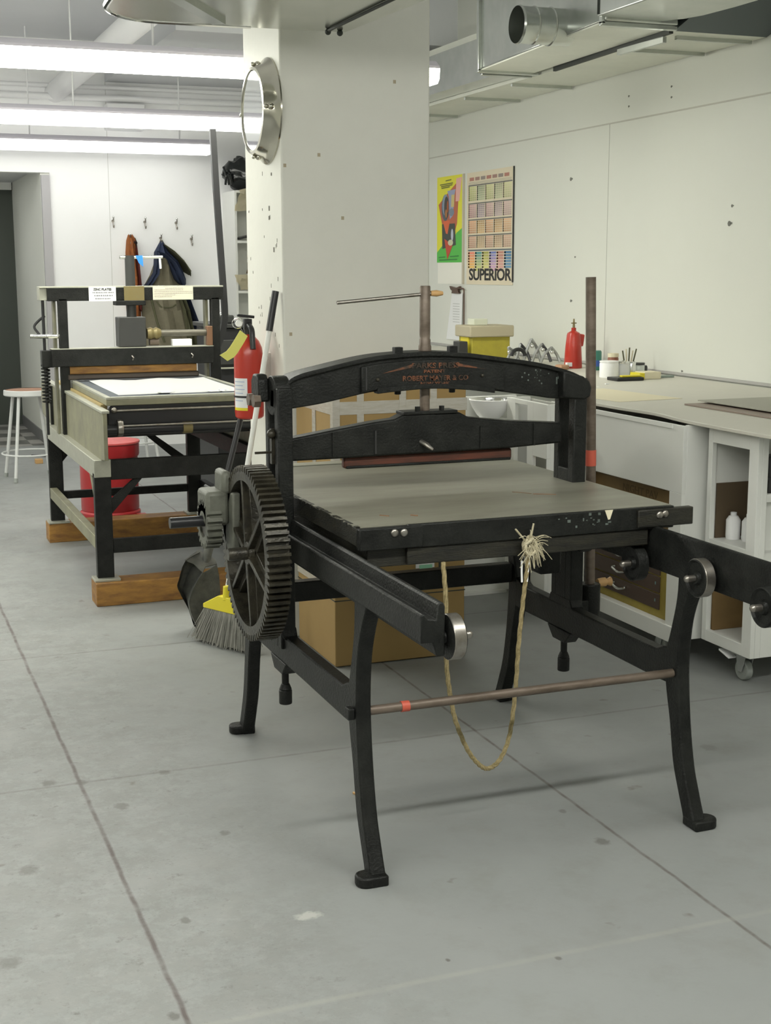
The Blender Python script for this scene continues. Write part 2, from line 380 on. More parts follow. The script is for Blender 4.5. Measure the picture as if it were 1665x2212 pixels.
# a painted vent box at the ceiling
tag(obj('junction_box', box(B(), .93, 1.25, 8.9, 9.1, 2.72, 2.93), PIPEP, bev=.01), 'white painted box high on the back wall between the lamp rows', 'box')

# ------------------------------------------------------------------ fluorescent fixtures: rows along x
def fixture(y, x0, x1, m, label, zz=2.5, wd=.24):
    t = thing('fluorescent_fixture', label, 'light fixture', ((x0+x1)/2, y, zz+.1), 'rows of fluorescent fixtures')
    hw = wd/2
    prof = [(y-hw, zz+.072), (y-hw+.008, zz+.02), (y-hw+.03, zz), (y+hw-.03, zz), (y+hw-.008, zz+.02), (y+hw, zz+.072)]
    obj('lens', prism(B(), prof, 'x', x0, x1), m, t)
    obj('housing', prism(B(), [(y-hw, zz+.072), (y-hw, zz+.085), (y-hw+.05, zz+.115), (y+hw-.05, zz+.115), (y+hw, zz+.085), (y+hw, zz+.072)], 'x', x0, x1), HOUS, t)
    x = x1-.25
    while x > max(x0, -1.2):
        obj('hanger_rod', tube(B(), [(x, y, zz+.12), (x, y, CEIL)], .006, 6), PIPEP, t); x -= 1.22
    return t
fixture(3.86, -5, 1.74, LAMPM[0], 'nearest and highest row of glowing fluorescent lamps, passing behind the column')
fixture(6.50, -5, 1.75, LAMPM[1], 'middle row of glowing fluorescent lamps, ending behind the round mirror')
fixture(8.56, -5, 1.71, LAMPM[2], 'farthest, lowest row of glowing fluorescent lamps with its end in view')
fixture(-1.45, -4.6, 1.7, LAMPN[0], 'fluorescent row over the photographer', wd=.14)
fixture(-4.0, -4.6, 1.7, LAMPN[1], 'fluorescent row behind the photographer', wd=.2)

# ------------------------------------------------------------------ ducts
t = thing('air_duct', 'long galvanised duct with flanges, left of the two on the right', 'duct', (2.3, 3.6, 2.65))
bm = B(); strip(bm, [(2.07, 2.62), (2.19, 4.22), (2.19, 4.23)], [(2.45, 2.62), (2.53, 4.22), (2.53, 4.23)], 'z', 2.652, 3.02)
obj('duct_body', bm, GALV, t, bev=.006)
bm = B(); strip(bm, [(2.075, 2.65), (2.195, 4.20), (2.195, 4.21)], [(2.445, 2.65), (2.525, 4.20), (2.525, 4.21)], 'z', 2.646, 2.653)
obj('underside', bm, GALVD, t)
bm = B(); strip(bm, [(2.40, 4.44), (2.42, 8.7)], [(2.56, 4.44), (2.56, 8.7)], 'z', 2.66, 2.9)
obj('rear_section', bm, GALV, t)
for y, xa, xb in ((2.64, 2.06, 2.46), (4.20, 2.17, 2.55), (4.30, 2.24, 2.56)):
    bm = B(); box(bm, xa, xb, y, y+.028, 2.632, 2.652); box(bm, xa, xa+.02, y, y+.028, 2.64, 3.03)
    obj('flange', bm, GALV, t, bev=.003)
bm = B(); strip(bm, [(2.19, 4.23), (2.40, 4.46)], [(2.53, 4.23), (2.56, 4.46)], 'z', 2.65, 3.0); obj('transition', bm, GALV, t)
# round stub
s = obj('round_stub', lathe(B(), [(.086, 0), (.090, .01), (.086, .02), (.086, .08), (.091, .085), (.086, .09), (.086, .17), (.091, .175), (.086, .18), (.086, .28), (.080, .28), (.080, .02), (.080, 0)], (1.87, 3.12, 2.70), 'x', 40, cap=False), GALV, t)
# large elbow fitting at the top
t = thing('duct_elbow', 'large galvanised elbow duct with a rounded corner at the top right', 'duct', (2.3, 2.3, 2.66))
pts = [(2.02, 2.61), (2.02, 1.0), (2.46, 1.0), (2.47, 1.2), (2.47, 2.2), (2.455, 2.42), (2.42, 2.53), (2.36, 2.61)]
obj('elbow_body', prism(B(), pts, 'z', 2.662, 3.1), GALV, t, bev=.006)
obj('edge_seam', tube(B(), [(2.02, 2.60, 2.67), (2.02, 2.60, 3.08)], .007, 8), DARK, t)
# outer duct hugging the wall
t = thing('air_duct', 'wide flat duct between the shiny duct and the right wall', 'duct', (2.8, 4, 2.65))
obj('duct_body', strip(B(), [(2.48, 2.7), (2.57, 4.1), (2.58, 8.8)], [(2.995, 2.7), (2.995, 4.1), (2.995, 8.8)], 'z', 2.64, 3.0), GALVD, t)
bm = B(); prism(bm, [(2.7, 2.64), (1.2, 3.1), (1.2, 3.3), (2.7, 3.0)], 'x', 2.48, 2.995)
obj('rising_section', bm, mat('unlit_sheet', (.10, .12, .125), .5, .6), t)  # dark colour stands in for the lack of light on this face
for y, xa in ((2.80, 2.56), (3.2, 2.56), (4.6, 2.58), (5.30, 2.59), (6.3, 2.59)):
    obj('seam', box(B(), xa, 2.985, y, y+.02, 2.622, 2.642), GALV, t)
obj('edge_gap', strip(B(), [(2.452, 2.7), (2.535, 4.0)], [(2.475, 2.7), (2.552, 4.0)], 'z', 2.628, 2.66), DARK, t)
obj('cleat', box(B(), 2.47, 2.49, 2.78, 3.2, 2.60, 2.628, rot=(0, 0, 0)), GALV, t)
# duct hanging just in front of the column, with a rounded corner
t = thing('air_duct', 'flat galvanised duct with a rounded left corner crossing in front of the column top', 'duct', (.2, 1.2, 2.45))
arc = [(-.29+.24*(1-math.cos(a)), 1.93+.30*math.sin(a)) for a in [k*PI/16 for k in range(9)]]
pts = [(-.32, .2), (-.31, 1.5)]+arc+[(.3, 2.215), (.672, 2.19), (.715, 1.45), (.77, .2)]
obj('duct_body', prism(B(), pts, 'z', 2.455, 2.8), mat('reflective_duct', (.58, .59, .53), .2, .85, .5, noise=.6, nscale=6, col2=(.46, .47, .42), bump=.15, bscale=3), t)
obj('rolled_lip', tube(B(), [(p[0], p[1], 2.462) for p in pts[1:12]], .012, 8), CHROME, t)
obj('bottom_rib', box(B(), -.06, -.01, 1.45, 2.15, 2.438, 2.456, rot=(0, 0, -.55)), GALV, t)
bm = B(); cyl(bm, (.60, .6, 2.448), (.585, 2.14, 2.448), .006); ball(bm, (.585, 2.14, 2.444), .012); ball(bm, (.64, 2.16, 2.446), .012)
obj('drive_seam', bm, DARK, t)

# ------------------------------------------------------------------ the hand press in the foreground
P = thing('printing_press', 'black cast iron hand press in the foreground with big toothed wheel and grey bed', 'printing press', (.45, .75, 0))
def leg_lines(inner_y):
    """front edge and back edge of a curved leg as (y, z) pairs, foot at y=0 leaning inwards to the top"""
    front = smooth_line([(.004, .0), (.020, .03), (.048, .09), (.078, .165), (.103, .28), (.118, .40), (.120, .48), (.108, .58), (.078, .66), (.035, .735)], 4)
    back = smooth_line([(.066, .0), (.075, .03), (.102, .09), (.132, .165), (.156, .28), (.182, .38), (.190, .46), (.166, .54), (.140, .64), (.135, .735)], 4)
    return front, back
YC = 1.32
for xa, xb, toe in ((-.0435, -.002, -1), (.917, .9585, 1)):
    for rear in (0, 1):
        f, b_ = leg_lines(0)
        F = [((YC-p[0]) if rear else p[0], p[1]) for p in f]; Bk = [((YC-p[0]) if rear else p[0], p[1]) for p in b_]
        bm = B(); strip(bm, F, Bk, 'x', xa, xb)
        # web recess: a thinner shoulder outboard makes the casting L shaped
        yf = YC if rear else 0; sg = -1 if rear else 1
        cx_ = xa if toe < 0 else xb
        lobe = [(cx_+toe*(.012+.026*math.cos(a)), yf+sg*(.030+.030*math.sin(a))) for a in [k*PI/8-PI/2 for k in range(9)]]
        fx_ = xb+.0015 if toe < 0 else xa-.0015; foot = [(fx_, yf-sg*.001), (fx_, yf+sg*.069)]
        pts = lobe+([foot[1], foot[0]])
        obj_leg = obj('leg', bm, IRON, P, bev=.006)
        obj('foot', prism(B(), pts, 'z', 0, .028), IRON, obj_leg, bev=.005)
# side castings
for side in (0, 1):
    mx = (lambda x: x) if side == 0 else (lambda x: .915-x)
    def X(a, b): return tuple(sorted((mx(a), mx(b))))
    bm = B()
    prof = [(-.058, .732), (-.058, .796), (-.050, .800), (-.042, .788), (-.022, .784), (-.018, .818), (-.012, .824), (-.004, .822), (0, .812), (0, .70), (-.02, .70), (-.03, .732)]
    prism(bm, [(mx(p[0]), p[1]) for p in prof], 'y', -.345, 1.67)
    rail = obj('rail', bm, IRON, P, bev=.003)
    bm = B()
    a, b_ = X(-.0425, -.0025)
    lo = [(.14, .41), (.17, .385), (.22, .383), (.6, .385), (1.1, .383), (1.15, .385), (1.18, .41)]
    hi = [(.14, .50), (.20, .487), (.24, .470), (.6, .468), (1.08, .470), (1.12, .487), (1.18, .50)]
    strip(bm, lo, hi, 'x', a, b_)
    a2, b2 = X(-.03, -.012)
    obj('side_stretcher', bm, IRON, P, bev=.005)
    # slotted upright
    a, b_ = X(-.052, -.006)
    bm = B()
    box(bm, a, b_, .755, .792, .43, 1.21); box(bm, a, b_, .856, .888, .43, 1.21); box(bm, a, b_, .79, .858, 1.15, 1.205); box(bm, a, b_, .79, .858, .43, .92)
    ua = obj('upright', bm, IRON, P, bev=.004)
    if side == 0:
        bm = B(); cyl(bm, (a, .822, 1.185), (b_, .822, 1.185), .058, seg=32); obj('rounded_cap', bm, IRON, ua, bev=.003)
    else:
        bm = B(); prism(bm, [(.878, 1.150), (.955, 1.142), (.976, 1.152), (.980, 1.180), (.972, 1.200), (.950, 1.216), (.878, 1.236)], 'y', .750, .89); obj('end_boss', bm, IRON, ua, bev=.006)
    # brackets at the foot of the upright and the levelling bolt hanging below
    bm = B(); prism(bm, [(.728, .465), (.744, .472), (.756, .495), (.888, .495), (.900, .472), (.916, .465)], 'x', *X(-.048, -.004)); obj('fillet', bm, IRON, ua, bev=.004)
    bm = B(); prism(bm, [(.74, .385), (.78, .345), (.86, .345), (.90, .385)], 'x', *X(-.045, 0))
    xm = mx(-.022); cyl(bm, (xm, .82, .35), (xm, .82, .29), .011); cyl(bm, (xm, .82, .305), (xm, .82, .285), .012, .020); cyl(bm, (xm, .82, .285), (xm, .82, .24), .020)
    obj('levelling_bolt', bm, IRON, P, bev=.003)
# small inner cap and nuts on the outside of the left upright
bm = B(); prism(bm, [(.835, 1.165), (.84, 1.23), (.86, 1.245), (.90, 1.245), (.92, 1.225), (.92, 1.165)], 'x', -.085, -.052); obj('keeper_lug', bm, IRON, P, bev=.006)
for y in (.845, .90): obj('nut', lathe(B(), [(.0, 0), (.020, 0), (.020, .02), (0, .02)], (-.10, y, 1.168), 'x', 6), REDWOOD if False else RUSTY, P)
bm = B(); box(bm, -.06, -.045, .795, .815, .985, 1.09); tube(bm, [(-.11, .80, 1.02), (-.05, .80, 1.02)], .004, 6); ball(bm, (-.062, .79, 1.075), .014)
obj('slide_bolt', bm, IRON2, P)

# arched crosshead
top = [(-.03, 1.205), (.008, 1.24), (.10, 1.263), (.24, 1.290), (.34, 1.299), (.44, 1.302), (.55, 1.296), (.62, 1.287), (.79, 1.262), (.90, 1.235), (.955, 1.213), (.978, 1.195)]
bot = [(-.03, 1.145), (.008, 1.148), (.10, 1.160), (.24, 1.186), (.34, 1.195), (.44, 1.199), (.55, 1.192), (.62, 1.183), (.79, 1.158), (.86, 1.147), (.955, 1.143), (.978, 1.150)]
T2 = smooth_line(top, 5); B2 = smooth_line(bot, 5)
cross = obj('crosshead', strip(B(), [tuple(p) for p in B2], [tuple(p) for p in T2], 'y', .785, .868), IRON, P, bev=.006)
def band(lo, hi, xa, xb, dz0, dz1, ya, yb):
    L_ = [(p[0], p[1]+dz0) for p in lo if xa <= p[0] <= xb]; H_ = [(q[0], q[1]+dz1) for p, q in zip(lo, hi) if xa <= p[0] <= xb]
    return strip(B(), L_, H_, 'y', ya, yb)
plq = obj('name_panel', band(B2, T2, .21, .70, .004, -.022, .772, .786), IRON, cross, bev=.003)
obj('lower_flange', band(B2, T2, .26, .66, -.006, -.094, .765, .80), IRON, cross, bev=.002)
obj('top_flange', strip(B(), [(p[0], p[1]-.012) for p in T2], [(p[0], p[1]+.002) for p in T2], 'y', .775, .88), IRON, cross, bev=.003)
obj('web_slot', box(B(), .226, .231, .7705, .773, 1.195, 1.262), INK, cross)
LET = mat('red_gold_lettering', (.16, .055, .022), .6, noise=.95, nscale=45, col2=(.022, .018, .012), contrast=(.42, .58))
bm = B()
for body, sz, x, z, xs in (('PARKS PRESS', .022, .452, 1.262, 1.25), ('PATENT', .013, .448, 1.245, 1.5), ('ROBERT MAYER & CO', .021, .452, 1.224, 1.05), ('NEW YORK', .013, .450, 1.208, 1.4)):
    tb = text_bm(body, sz, face_my(x, .7705, z, -.012), .0012, xs=xs, bold=.0005); me_ = bpy.data.meshes.new('x'); tb.to_mesh(me_); tb.free(); bm.from_mesh(me_); bpy.data.meshes.remove(me_)
obj('raised_lettering', bm, LET, cross, smooth=False)
bm = B(); prism(bm, [(.525, 1.268), (.525, 1.258), (.62, 1.247)], 'y', .770, .774); obj('ornament', bm, LET, cross)
bm = B(); prism(bm, [(.375, 1.268), (.375, 1.258), (.28, 1.243)], 'y', .770, .774); obj('ornament', bm, LET, cross)
for x, z in ((.265, 1.225), (.608, 1.228)): obj('rivet', ball(B(), (x, .771, z), .006), IRON2, cross)
for x in (.345, .525):
    bm = B(); box(bm, x-.013, x+.013, .80, .826, 1.296, 1.318); cyl(bm, (x, .813, 1.20), (x, .813, 1.175), .010); obj('through_bolt', bm, IRON, cross, bev=.002)
# paint splashes on the crosshead's right end
bm = B()
for k in range(16):
    x = random.gauss(.80, .018); z = 1.222+random.gauss(0, .010); bmesh.ops.create_cone(bm, cap_ends=True, segments=7, radius1=random.uniform(.001, .0035), radius2=.0005, depth=.0012, matrix=Matrix.Translation((x, .7845, z)) @ Matrix.Rotation(PI/2, 4, 'X'))
for k in range(6): box(bm, .87+.006*k, .874+.006*k, .7838, .786, 1.20+random.uniform(-.01, .01), 1.208+random.uniform(-.006, .012))
obj('paint_splashes', bm, mat('pale_splash', (.14, .17, .155), .5, noise=.9, nscale=90, col2=(.05, .06, .05)), cross, smooth=False, kind='stuff')

# screw, tommy bar
scr = obj('screw', lathe(B(), [(0, 1.08), (.0155, 1.08), (.0155, 1.30), (.02, 1.305), (.02, 1.318), (.0175, 1.325), (.0175, 1.338), (.0155, 1.342), (.0165, 1.352), (.0165, 1.497), (.015, 1.50), (0, 1.50)], (.437, .82, 0), 'z', 24), RUSTY, P)
obj('tommy_bar', tube(B(), [(.155, .82, 1.452), (.47, .82, 1.478)], .0055, 12), STEEL, scr)
obj('wooden_grip', lathe(B(), [(0, 0), (.008, .0), (.010, .02), (.006, .04), (0, .042)], (.455, .82, 1.477), 'x', 14), LIGHTWOOD, scr)

# yoke that presses the scraper
top = [(-.01, 1.056), (.14, 1.078), (.26, 1.095), (.33, 1.102), (.36, 1.116), (.545, 1.114), (.575, 1.098), (.72, 1.080), (.90, 1.067)]
bot = [(-.01, .990), (.14, .990), (.26, .991), (.33, .992), (.36, .992), (.545, .993), (.575, .993), (.72, .995), (.90, 1.003)]
yk = obj('yoke', strip(B(), bot, top, 'y', .795, .85), IRON, P, bev=.006)
obj('pressure_plate', box(B(), .355, .535, .79, .855, 1.113, 1.123), IRON, yk, bev=.002)
for x in (.405, .485): obj('bolt', lathe(B(), [(0, 0), (.009, 0), (.009, .014), (0, .014)], (x, .80, 1.123), 'z', 6), IRON, yk)
for x in (.265, .725 - .11, .80 - .0, .13): obj('web_rib', box(B(), x-.003, x+.003, .790, .797, 1.0, 1.07), INK if x == .265 else IRON, yk)
obj('wing_screw', tube(B(), [(.415, .80, 1.03), (.425, .775, 1.022), (.44, .76, 1.008)], .006, 8, radii=[.008, .008, .004]), STEEL, yk)
obj('scraper_bar', box(B(), .172, .735, .815, .845, .955, .993), REDWOOD, P, bev=.008)
obj('scraper_edge', box(B(), .178, .730, .812, .83, .955, .964), IRON, P, bev=.003)

# sliding bed
bd = obj('bed', box(B(), .018, .985, .286, 1.43, .828, .877), BEDSIDE, P, bev=.002)
bm = B(); gx, gy = 26, 30
box(bm, .019, .984, .287, 1.429, .8765, .879)
obj('bed_surface', bm, BEDTOP, bd)
bm = B()
for k in range(46):
    y = .287+k*.0175; x = .018+random.uniform(-.002, .004); box(bm, x, .03, y, y+.0175, .866, .8795+random.uniform(-.001, .0006))
obj('chipped_edge', bm, BEDSIDE, bd, smooth=False)
obj('rear_strip', box(B(), .05, .95, 1.43, 1.50, .86, .882), PLATEED, bd, bev=.002)
obj('bed_frame', box(B(), .05, .900, .292, 1.40, .765, .828), BEDSIDE, bd, bev=.003)
obj('front_board', box(B(), .16, .985, .270, .288, .815, .8785), IRON, bd, bev=.003)
obj('front_rail', box(B(), .16, .905, .276, .292, .768, .815), BEDSIDE, bd, bev=.003)
obj('end_plate', box(B(), .019, .20, .262, .287, .818, .8765), IRON, bd, bev=.003, label='left iron end plate with two bolt heads')
obj('end_plate', box(B(), .862, 1.045, .262, .287, .822, .873), BEDSIDE, bd, bev=.003, label='right iron end plate sticking out past the bed')
for x, z in ((.118, .862), (.145, .861), (.932, .856), (.950, .858)): obj('bolt_head', ball(B(), (x, .261, z), .011, (1, .5, 1)), STEEL, bd)
bm = B(); prism(bm, [(.757, .8795), (.783, .8795), (.774, .853), (.768, .852)], 'y', .2685, .2705); obj('tape_scrap', bm, CREAM, bd)
bm = B()
for k in range(16): x = random.gauss(.70, .035); z = random.uniform(.835, .87); box(bm, x, x+random.uniform(.003, .01), .2688, .2705, z, z+random.uniform(.002, .009))
obj('paint_marks', bm, MATS['pale_splash'], bd, smooth=False, kind='stuff')
bm = B()
for a_, c_, d_ in (((.70, .60), (.76, .565), .003), ((.66, .66), (.70, .61), .002), ((.14, .43), (.16, .41), .004), ((.22, .40), (.235, .385), .005)): tube(bm, [(*a_, .8795), (*c_, .8795)], d_*.5, 6)
obj('rust_streaks', bm, mat('rust_streak', (.20, .11, .06), .6), bd)

# rollers on their axles
for x0, s, y, z, lab in ((.004, 1, -.318, .735, 'polished roller at the near end of the left rail'), (.911, -1, -.31, .722, None), (.911, -1, -.018, .735, 'polished roller above the right front leg'), (.911, -1, .31, .71, None), (.004, 1, .31, .735, None), (.004, 1, .62, .735, None), (.911, -1, .62, .735, None)):
    pr = [(0, 0), (.012, 0), (.014, .006), (.046, .008), (.051, .010), (.051, .040), (.048, .042), (.042, .036), (.020, .034), (.016, .044), (0, .046)]
    r_ = obj('roller', lathe(B(), [(r, s*h) for r, h in pr], (x0, y, z), 'x', 40), IRON, P, label=lab)
    if lab: obj('polished_rim', lathe(B(), [(.0505, s*.010), (.0525, s*.012), (.0525, s*.038), (.0505, s*.040)], (x0, y, z), 'x', 48, cap=False), STEEL, r_)
    bm = B(); cyl(bm, (x0+s*.04, y, z), (x0+s*.066, y, z), .010, seg=12); ball(bm, (x0+s*.066, y, z), .010); obj('axle_nut', bm, STEEL, r_)
obj('end_block', box(B(), .935, 1.03, -.37, -.34, .73, .79), WHITE, P, bev=.003, label='white block on the near end of the right rail')

# stretchers across
obj('cross_stretcher', box(B(), 0, .915, 1.16, 1.205, .468, .535), IRON, P, bev=.004)
obj('tie_rod', tube(B(), [(0, .143, .4225), (.915, .143, .4225)], .0125, 20), RUSTY, P)
obj('rod_nut', box(B(), -.062, -.044, .128, .158, .407, .437), IRON, P, bev=.003)
obj('red_tape_band', tube(B(), [(.088, .143, .4225), (.110, .143, .4225)], .0145, 20), REDTAPE, P)
# drive drum under the bed
bm = B(); cyl(bm, (0, .735, .735), (.915, .735, .735), .022); cyl(bm, (.74, .735, .72), (.88, .735, .72), .060, seg=28); obj('drive_shaft', bm, IRON, P)
obj('hanger_bracket', box(B(), .62, .70, 1.10, 1.16, .60, .74), IRON, P, bev=.01); obj('hanger_bracket', box(B(), .78, .86, .70, .80, .60, .70), IRON, P, bev=.01)

# great gear
def gear(parent, name, c, R, x0, x1, n, depth, m, rim, hub, spokes):
    bm = B(); cx, cy, cz = c; pts = []
    for k in range(n):
        for f_, r in ((-.30, R-depth), (-.20, R), (.20, R), (.30, R-depth)):
            a = 2*PI*(k+f_)/n; pts.append((cy+r*math.cos(a), cz+r*math.sin(a)))
    N_ = len(pts); inner = [(cy+(R-depth-rim)*math.cos(2*PI*(k/4+0)/n), cz+(R-depth-rim)*math.sin(2*PI*(k/4)/n)) for k in range(N_)]
    rings = [[bm.verts.new((x, *p)) for p in L_] for x, L_ in ((x0, pts), (x1, pts), (x1, inner), (x0, inner))]
    for i in range(N_):
        for k in range(4): bm.faces.new((rings[k][i], rings[(k+1) % 4][i], rings[(k+1) % 4][(i+1) % N_], rings[k][(i+1) % N_]))
    g = obj(name, bm, m, parent)
    xm = (x0+x1)/2
    for k in range(spokes):
        a = 2*PI*k/spokes+.35; u = Vector((0, math.cos(a), math.sin(a))); v = Vector((0, -math.sin(a), math.cos(a))); bm = B()
        rr0, rr1 = hub*.8, R-depth-rim*.7
        def quad(r, hw, hx): return [bm.verts.new(Vector((xm, cy, cz))+u*r+v*sv*hw+Vector((sx*hx, 0, 0))) for sv, sx in ((-1, -1), (1, -1), (1, 1), (-1, 1))]
        A_ = quad(rr0, .030, .012); C_ = quad(rr1, .021, .012); bm.faces.new(A_); bm.faces.new(C_)
        for i in range(4): bm.faces.new((A_[i], A_[(i+1) % 4], C_[(i+1) % 4], C_[i]))
        A_ = quad(rr0, .008, .030); C_ = quad(rr1, .006, .029); bm.faces.new(A_); bm.faces.new(C_)
        for i in range(4): bm.faces.new((A_[i], A_[(i+1) % 4], C_[(i+1) % 4], C_[i]))
        obj('spoke', bm, m, g, bev=.002)
    return g
GC = (-.13, .735, .737)
g = gear(P, 'gear_wheel', GC, .256, -.165, -.100, 78, .017, IRON2, .026, .04, 6)
g['label'] = 'large spoked toothed wheel'
obj('hub', lathe(B(), [(0, -.03), (.036, -.03), (.038, -.02), (.038, .06), (0, .06)], GC, 'x', 28), IRON2, g, bev=.002)
obj('axle', lathe(B(), [(0, -.085), (.017, -.085), (.019, -.08), (.019, .12), (0, .12)], GC, 'x', 20), IRON2, g)
# pinion box behind the gear
gb = obj('pinion_bracket', box(B(), -.235, -.165, .90, 1.02, .79, .895), IRON3, P, bev=.012, label='grey-green casting that holds the small pinion')
obj('lug', box(B(), -.185, -.155, .90, 1.0, .885, .955), IRON3, gb, bev=.012)
obj('bearing_arm', prism(B(), [(.86, .895), (1.02, .895), (1.0, .78), (.93, .70), (.87, .70)], 'x', -.165, -.14), IRON3, gb, bev=.006)
obj('frame_arm', box(B(), -.15, -.04, .93, 1.0, .78, .84), IRON, gb, bev=.004)
pn = gear(gb, 'pinion', (-.21, .955, .79), .075, -.235, -.19, 20, .014, IRON3, .02, .03, 0)
obj('pinion_disc', lathe(B(), [(0, -.02), (.05, -.02), (.05, .02), (0, .02)], (-.21, .955, .79), 'x', 24), IRON2, gb)
obj('crank_shaft', tube(B(), [(-.335, .955, .80), (-.20, .955, .80)], .017, 14), BLACKP, gb)
# lever bar and socket on the right
bm = B(); cyl(bm, (1.045, .85, .40), (1.045, .85, .52), .036, seg=28); box(bm, .95, 1.03, .82, .88, .41, .47); sk = obj('socket', bm, IRON, P, bev=.004)
obj('socket_peg', lathe(B(), [(0, 0), (.013, 0), (.015, .02), (.015, .03), (.009, .034), (.014, .045), (.016, .05), (0, .052)], (1.08, .86, .517), 'x', 16), LIGHTWOOD, sk)
lv = obj('lever_bar', tube(B(), [(1.046, .85, .50), (1.038, .85, .95), (1.023, .85, 1.523)], .0165, 24), RUSTY, P)
obj('red_band', tube(B(), [(1.0385, .85, .915), (1.0375, .85, .967)], .0178, 24), REDTAPE, lv)

# rope tied to the bed
pts = [(.262, .27, .77), (.262, .25, .66), (.264, .25, .50), (.276, .25, .402), (.294, .25, .321), (.33, .25, .236), (.366, .25, .188), (.395, .25, .173), (.43, .25, .195), (.458, .25, .26), (.474, .25, .379), (.482, .25, .512), (.494, .25, .643), (.505, .25, .734), (.508, .255, .785)]
sm = smooth_line(pts, 8); bm = B()
for ph in (0, 2*PI/3, 4*PI/3):
    path = []
    for i, p in enumerate(sm):
        t_ = (sm[min(i+1, len(sm)-1)]-sm[max(i-1, 0)]).normalized(); s_ = Vector((0, 1, 0)); o_ = t_.cross(s_).normalized(); a = ph+i*.75
        path.append(p+(s_*math.cos(a)+o_*math.sin(a))*.0031)
    tube(bm, path, .0040, 6)
tag(obj('rope', bm, ROPE), 'tan twisted rope hanging in a loop from the front of the press bed', 'rope')
rp = bpy.data.objects['rope']
bm = B(); kc = Vector((.512, .252, .80))
for k in range(6):
    a0 = random.uniform(0, 6.28); path = [kc+Vector((.022*math.cos(a0+q*.9)*random.uniform(.6, 1), -.004+.012*math.sin(q*1.3+k), .026*math.sin(a0+q*.9)*random.uniform(.6, 1))) for q in range(7)]
    tube(bm, smooth_line(path, 4), .0042, 6)
for k in range(70):
    a = random.choice([random.uniform(-1.2, .3), random.uniform(-1.4, -.5), random.uniform(0, 6.28)]); l = random.uniform(.02, .055)
    d_ = Vector((math.cos(a), -.35*random.random(), math.sin(a))); p0 = kc+Vector((random.gauss(0, .010), -.006, random.gauss(-.004, .012)))
    tube(bm, smooth_line([p0, p0+d_*l*.5+Vector((0, -.006, .004)), p0+d_*l+Vector((0, 0, -.010))], 3), .0011, 4)
for d_ in ((-.045, -.004, .050), (.010, -.004, .062), (-.012, 0, -.05), (.004, 0, -.06)): tube(bm, [kc, kc+Vector(d_)], .0028, 5)
obj('frayed_knot', bm, ROPEF, rp)
bm = B()
for dx in (-.012, .010): tube(bm, [(.500+dx, .248, .76), (.498+dx*.9, .247, .73), (.497+dx*.7, .247, .70)], .0028, 6)
obj('loose_string', bm, PAPER, rp)

# ------------------------------------------------------------------ carton in front of the column
cb = obj('cardboard_box', box(B(), .505, 1.06, 1.885, 2.36, 0.004, 1.105), CARD, bev=.004)
tag(cb, 'tall brown carton wrapped in clear tape, in front of the column', 'box')
def tp(*a): return obj('tape_strip', box(B(), *a), TAPE, cb, bev=.0008)
tp(.502, 1.063, 1.882, 2.362, 1.0, 1.05); tp(.502, 1.063, 1.882, 2.362, .295, .345)
for x in (.60, .775, .905): tp(x, x+.028, 1.881, 1.8845, .74, 1.105)
tp(.500, .53, 1.8805, 1.91, .70, 1.105); tp(.5015, .5045, 2.10, 2.14, .6, 1.105)
obj('flap_seam', box(B(), .5035, 1.0615, 1.8835, 2.361, .268, .272), DARK, cb)
obj('red_label', box(B(), .855, .915, 1.8805, 1.8845, .395, .43), RED, cb)
obj('white_label', box(B(), .845, .925, 1.8815, 1.8842, .375, .44), PAPER, cb)
obj('green_sticker', box(B(), .860, .915, 1.879, 1.8815, .355, .388), GREENP, cb)
obj('hand_slot', box(B(), .945, .955, 1.882, 1.885, .36, .47), DARK, cb)
tag(obj('wood_block', box(B(), .30, .40, 1.95, 2.03, 0.0, .035, rot=(0, 0, .3)), LIGHTWOOD, bev=.004), 'small pale wood block on the floor left of the tall carton', 'wood block')
tag(obj('orange_scrap', tube(B(), smooth_line([(.125, .62, .004), (.13, .60, .006), (.14, .585, .004), (.152, .588, .004)], 4), .004, 5), LIGHTWOOD), 'tiny orange scrap on the floor beside the front leg', 'scrap')

# ------------------------------------------------------------------ round mirror on the column
t = thing('round_mirror', 'round mirror in a deep polished metal rim on the column', 'mirror', (.465, 2.57, 2.19))
obj('rim', lathe(B(), [(.155, -.062), (.160, -.068), (.172, -.066), (.178, -.055), (.186, -.03), (.205, -.012), (.212, -.006), (.212, 0), (.15, 0)], (.465, 2.57, 2.19), 'x', 64, cap=False), PEWTER, t)
obj('glass', lathe(B(), [(0, -.0625), (.1575, -.0625), (.1575, -.055), (0, -.055)], (.465, 2.57, 2.19), 'x', 48), MIRROR, t)
for a in (PI/2*1.02, -PI/2*.98, PI, 0):
    y, z = 2.57+.183*math.cos(a), 2.19+.183*math.sin(a)
    bm = B(); ball(bm, (.425, y, z), .013); ball(bm, (.405, y, z), .009); obj('thumb_screw', bm, PEWTER, t)

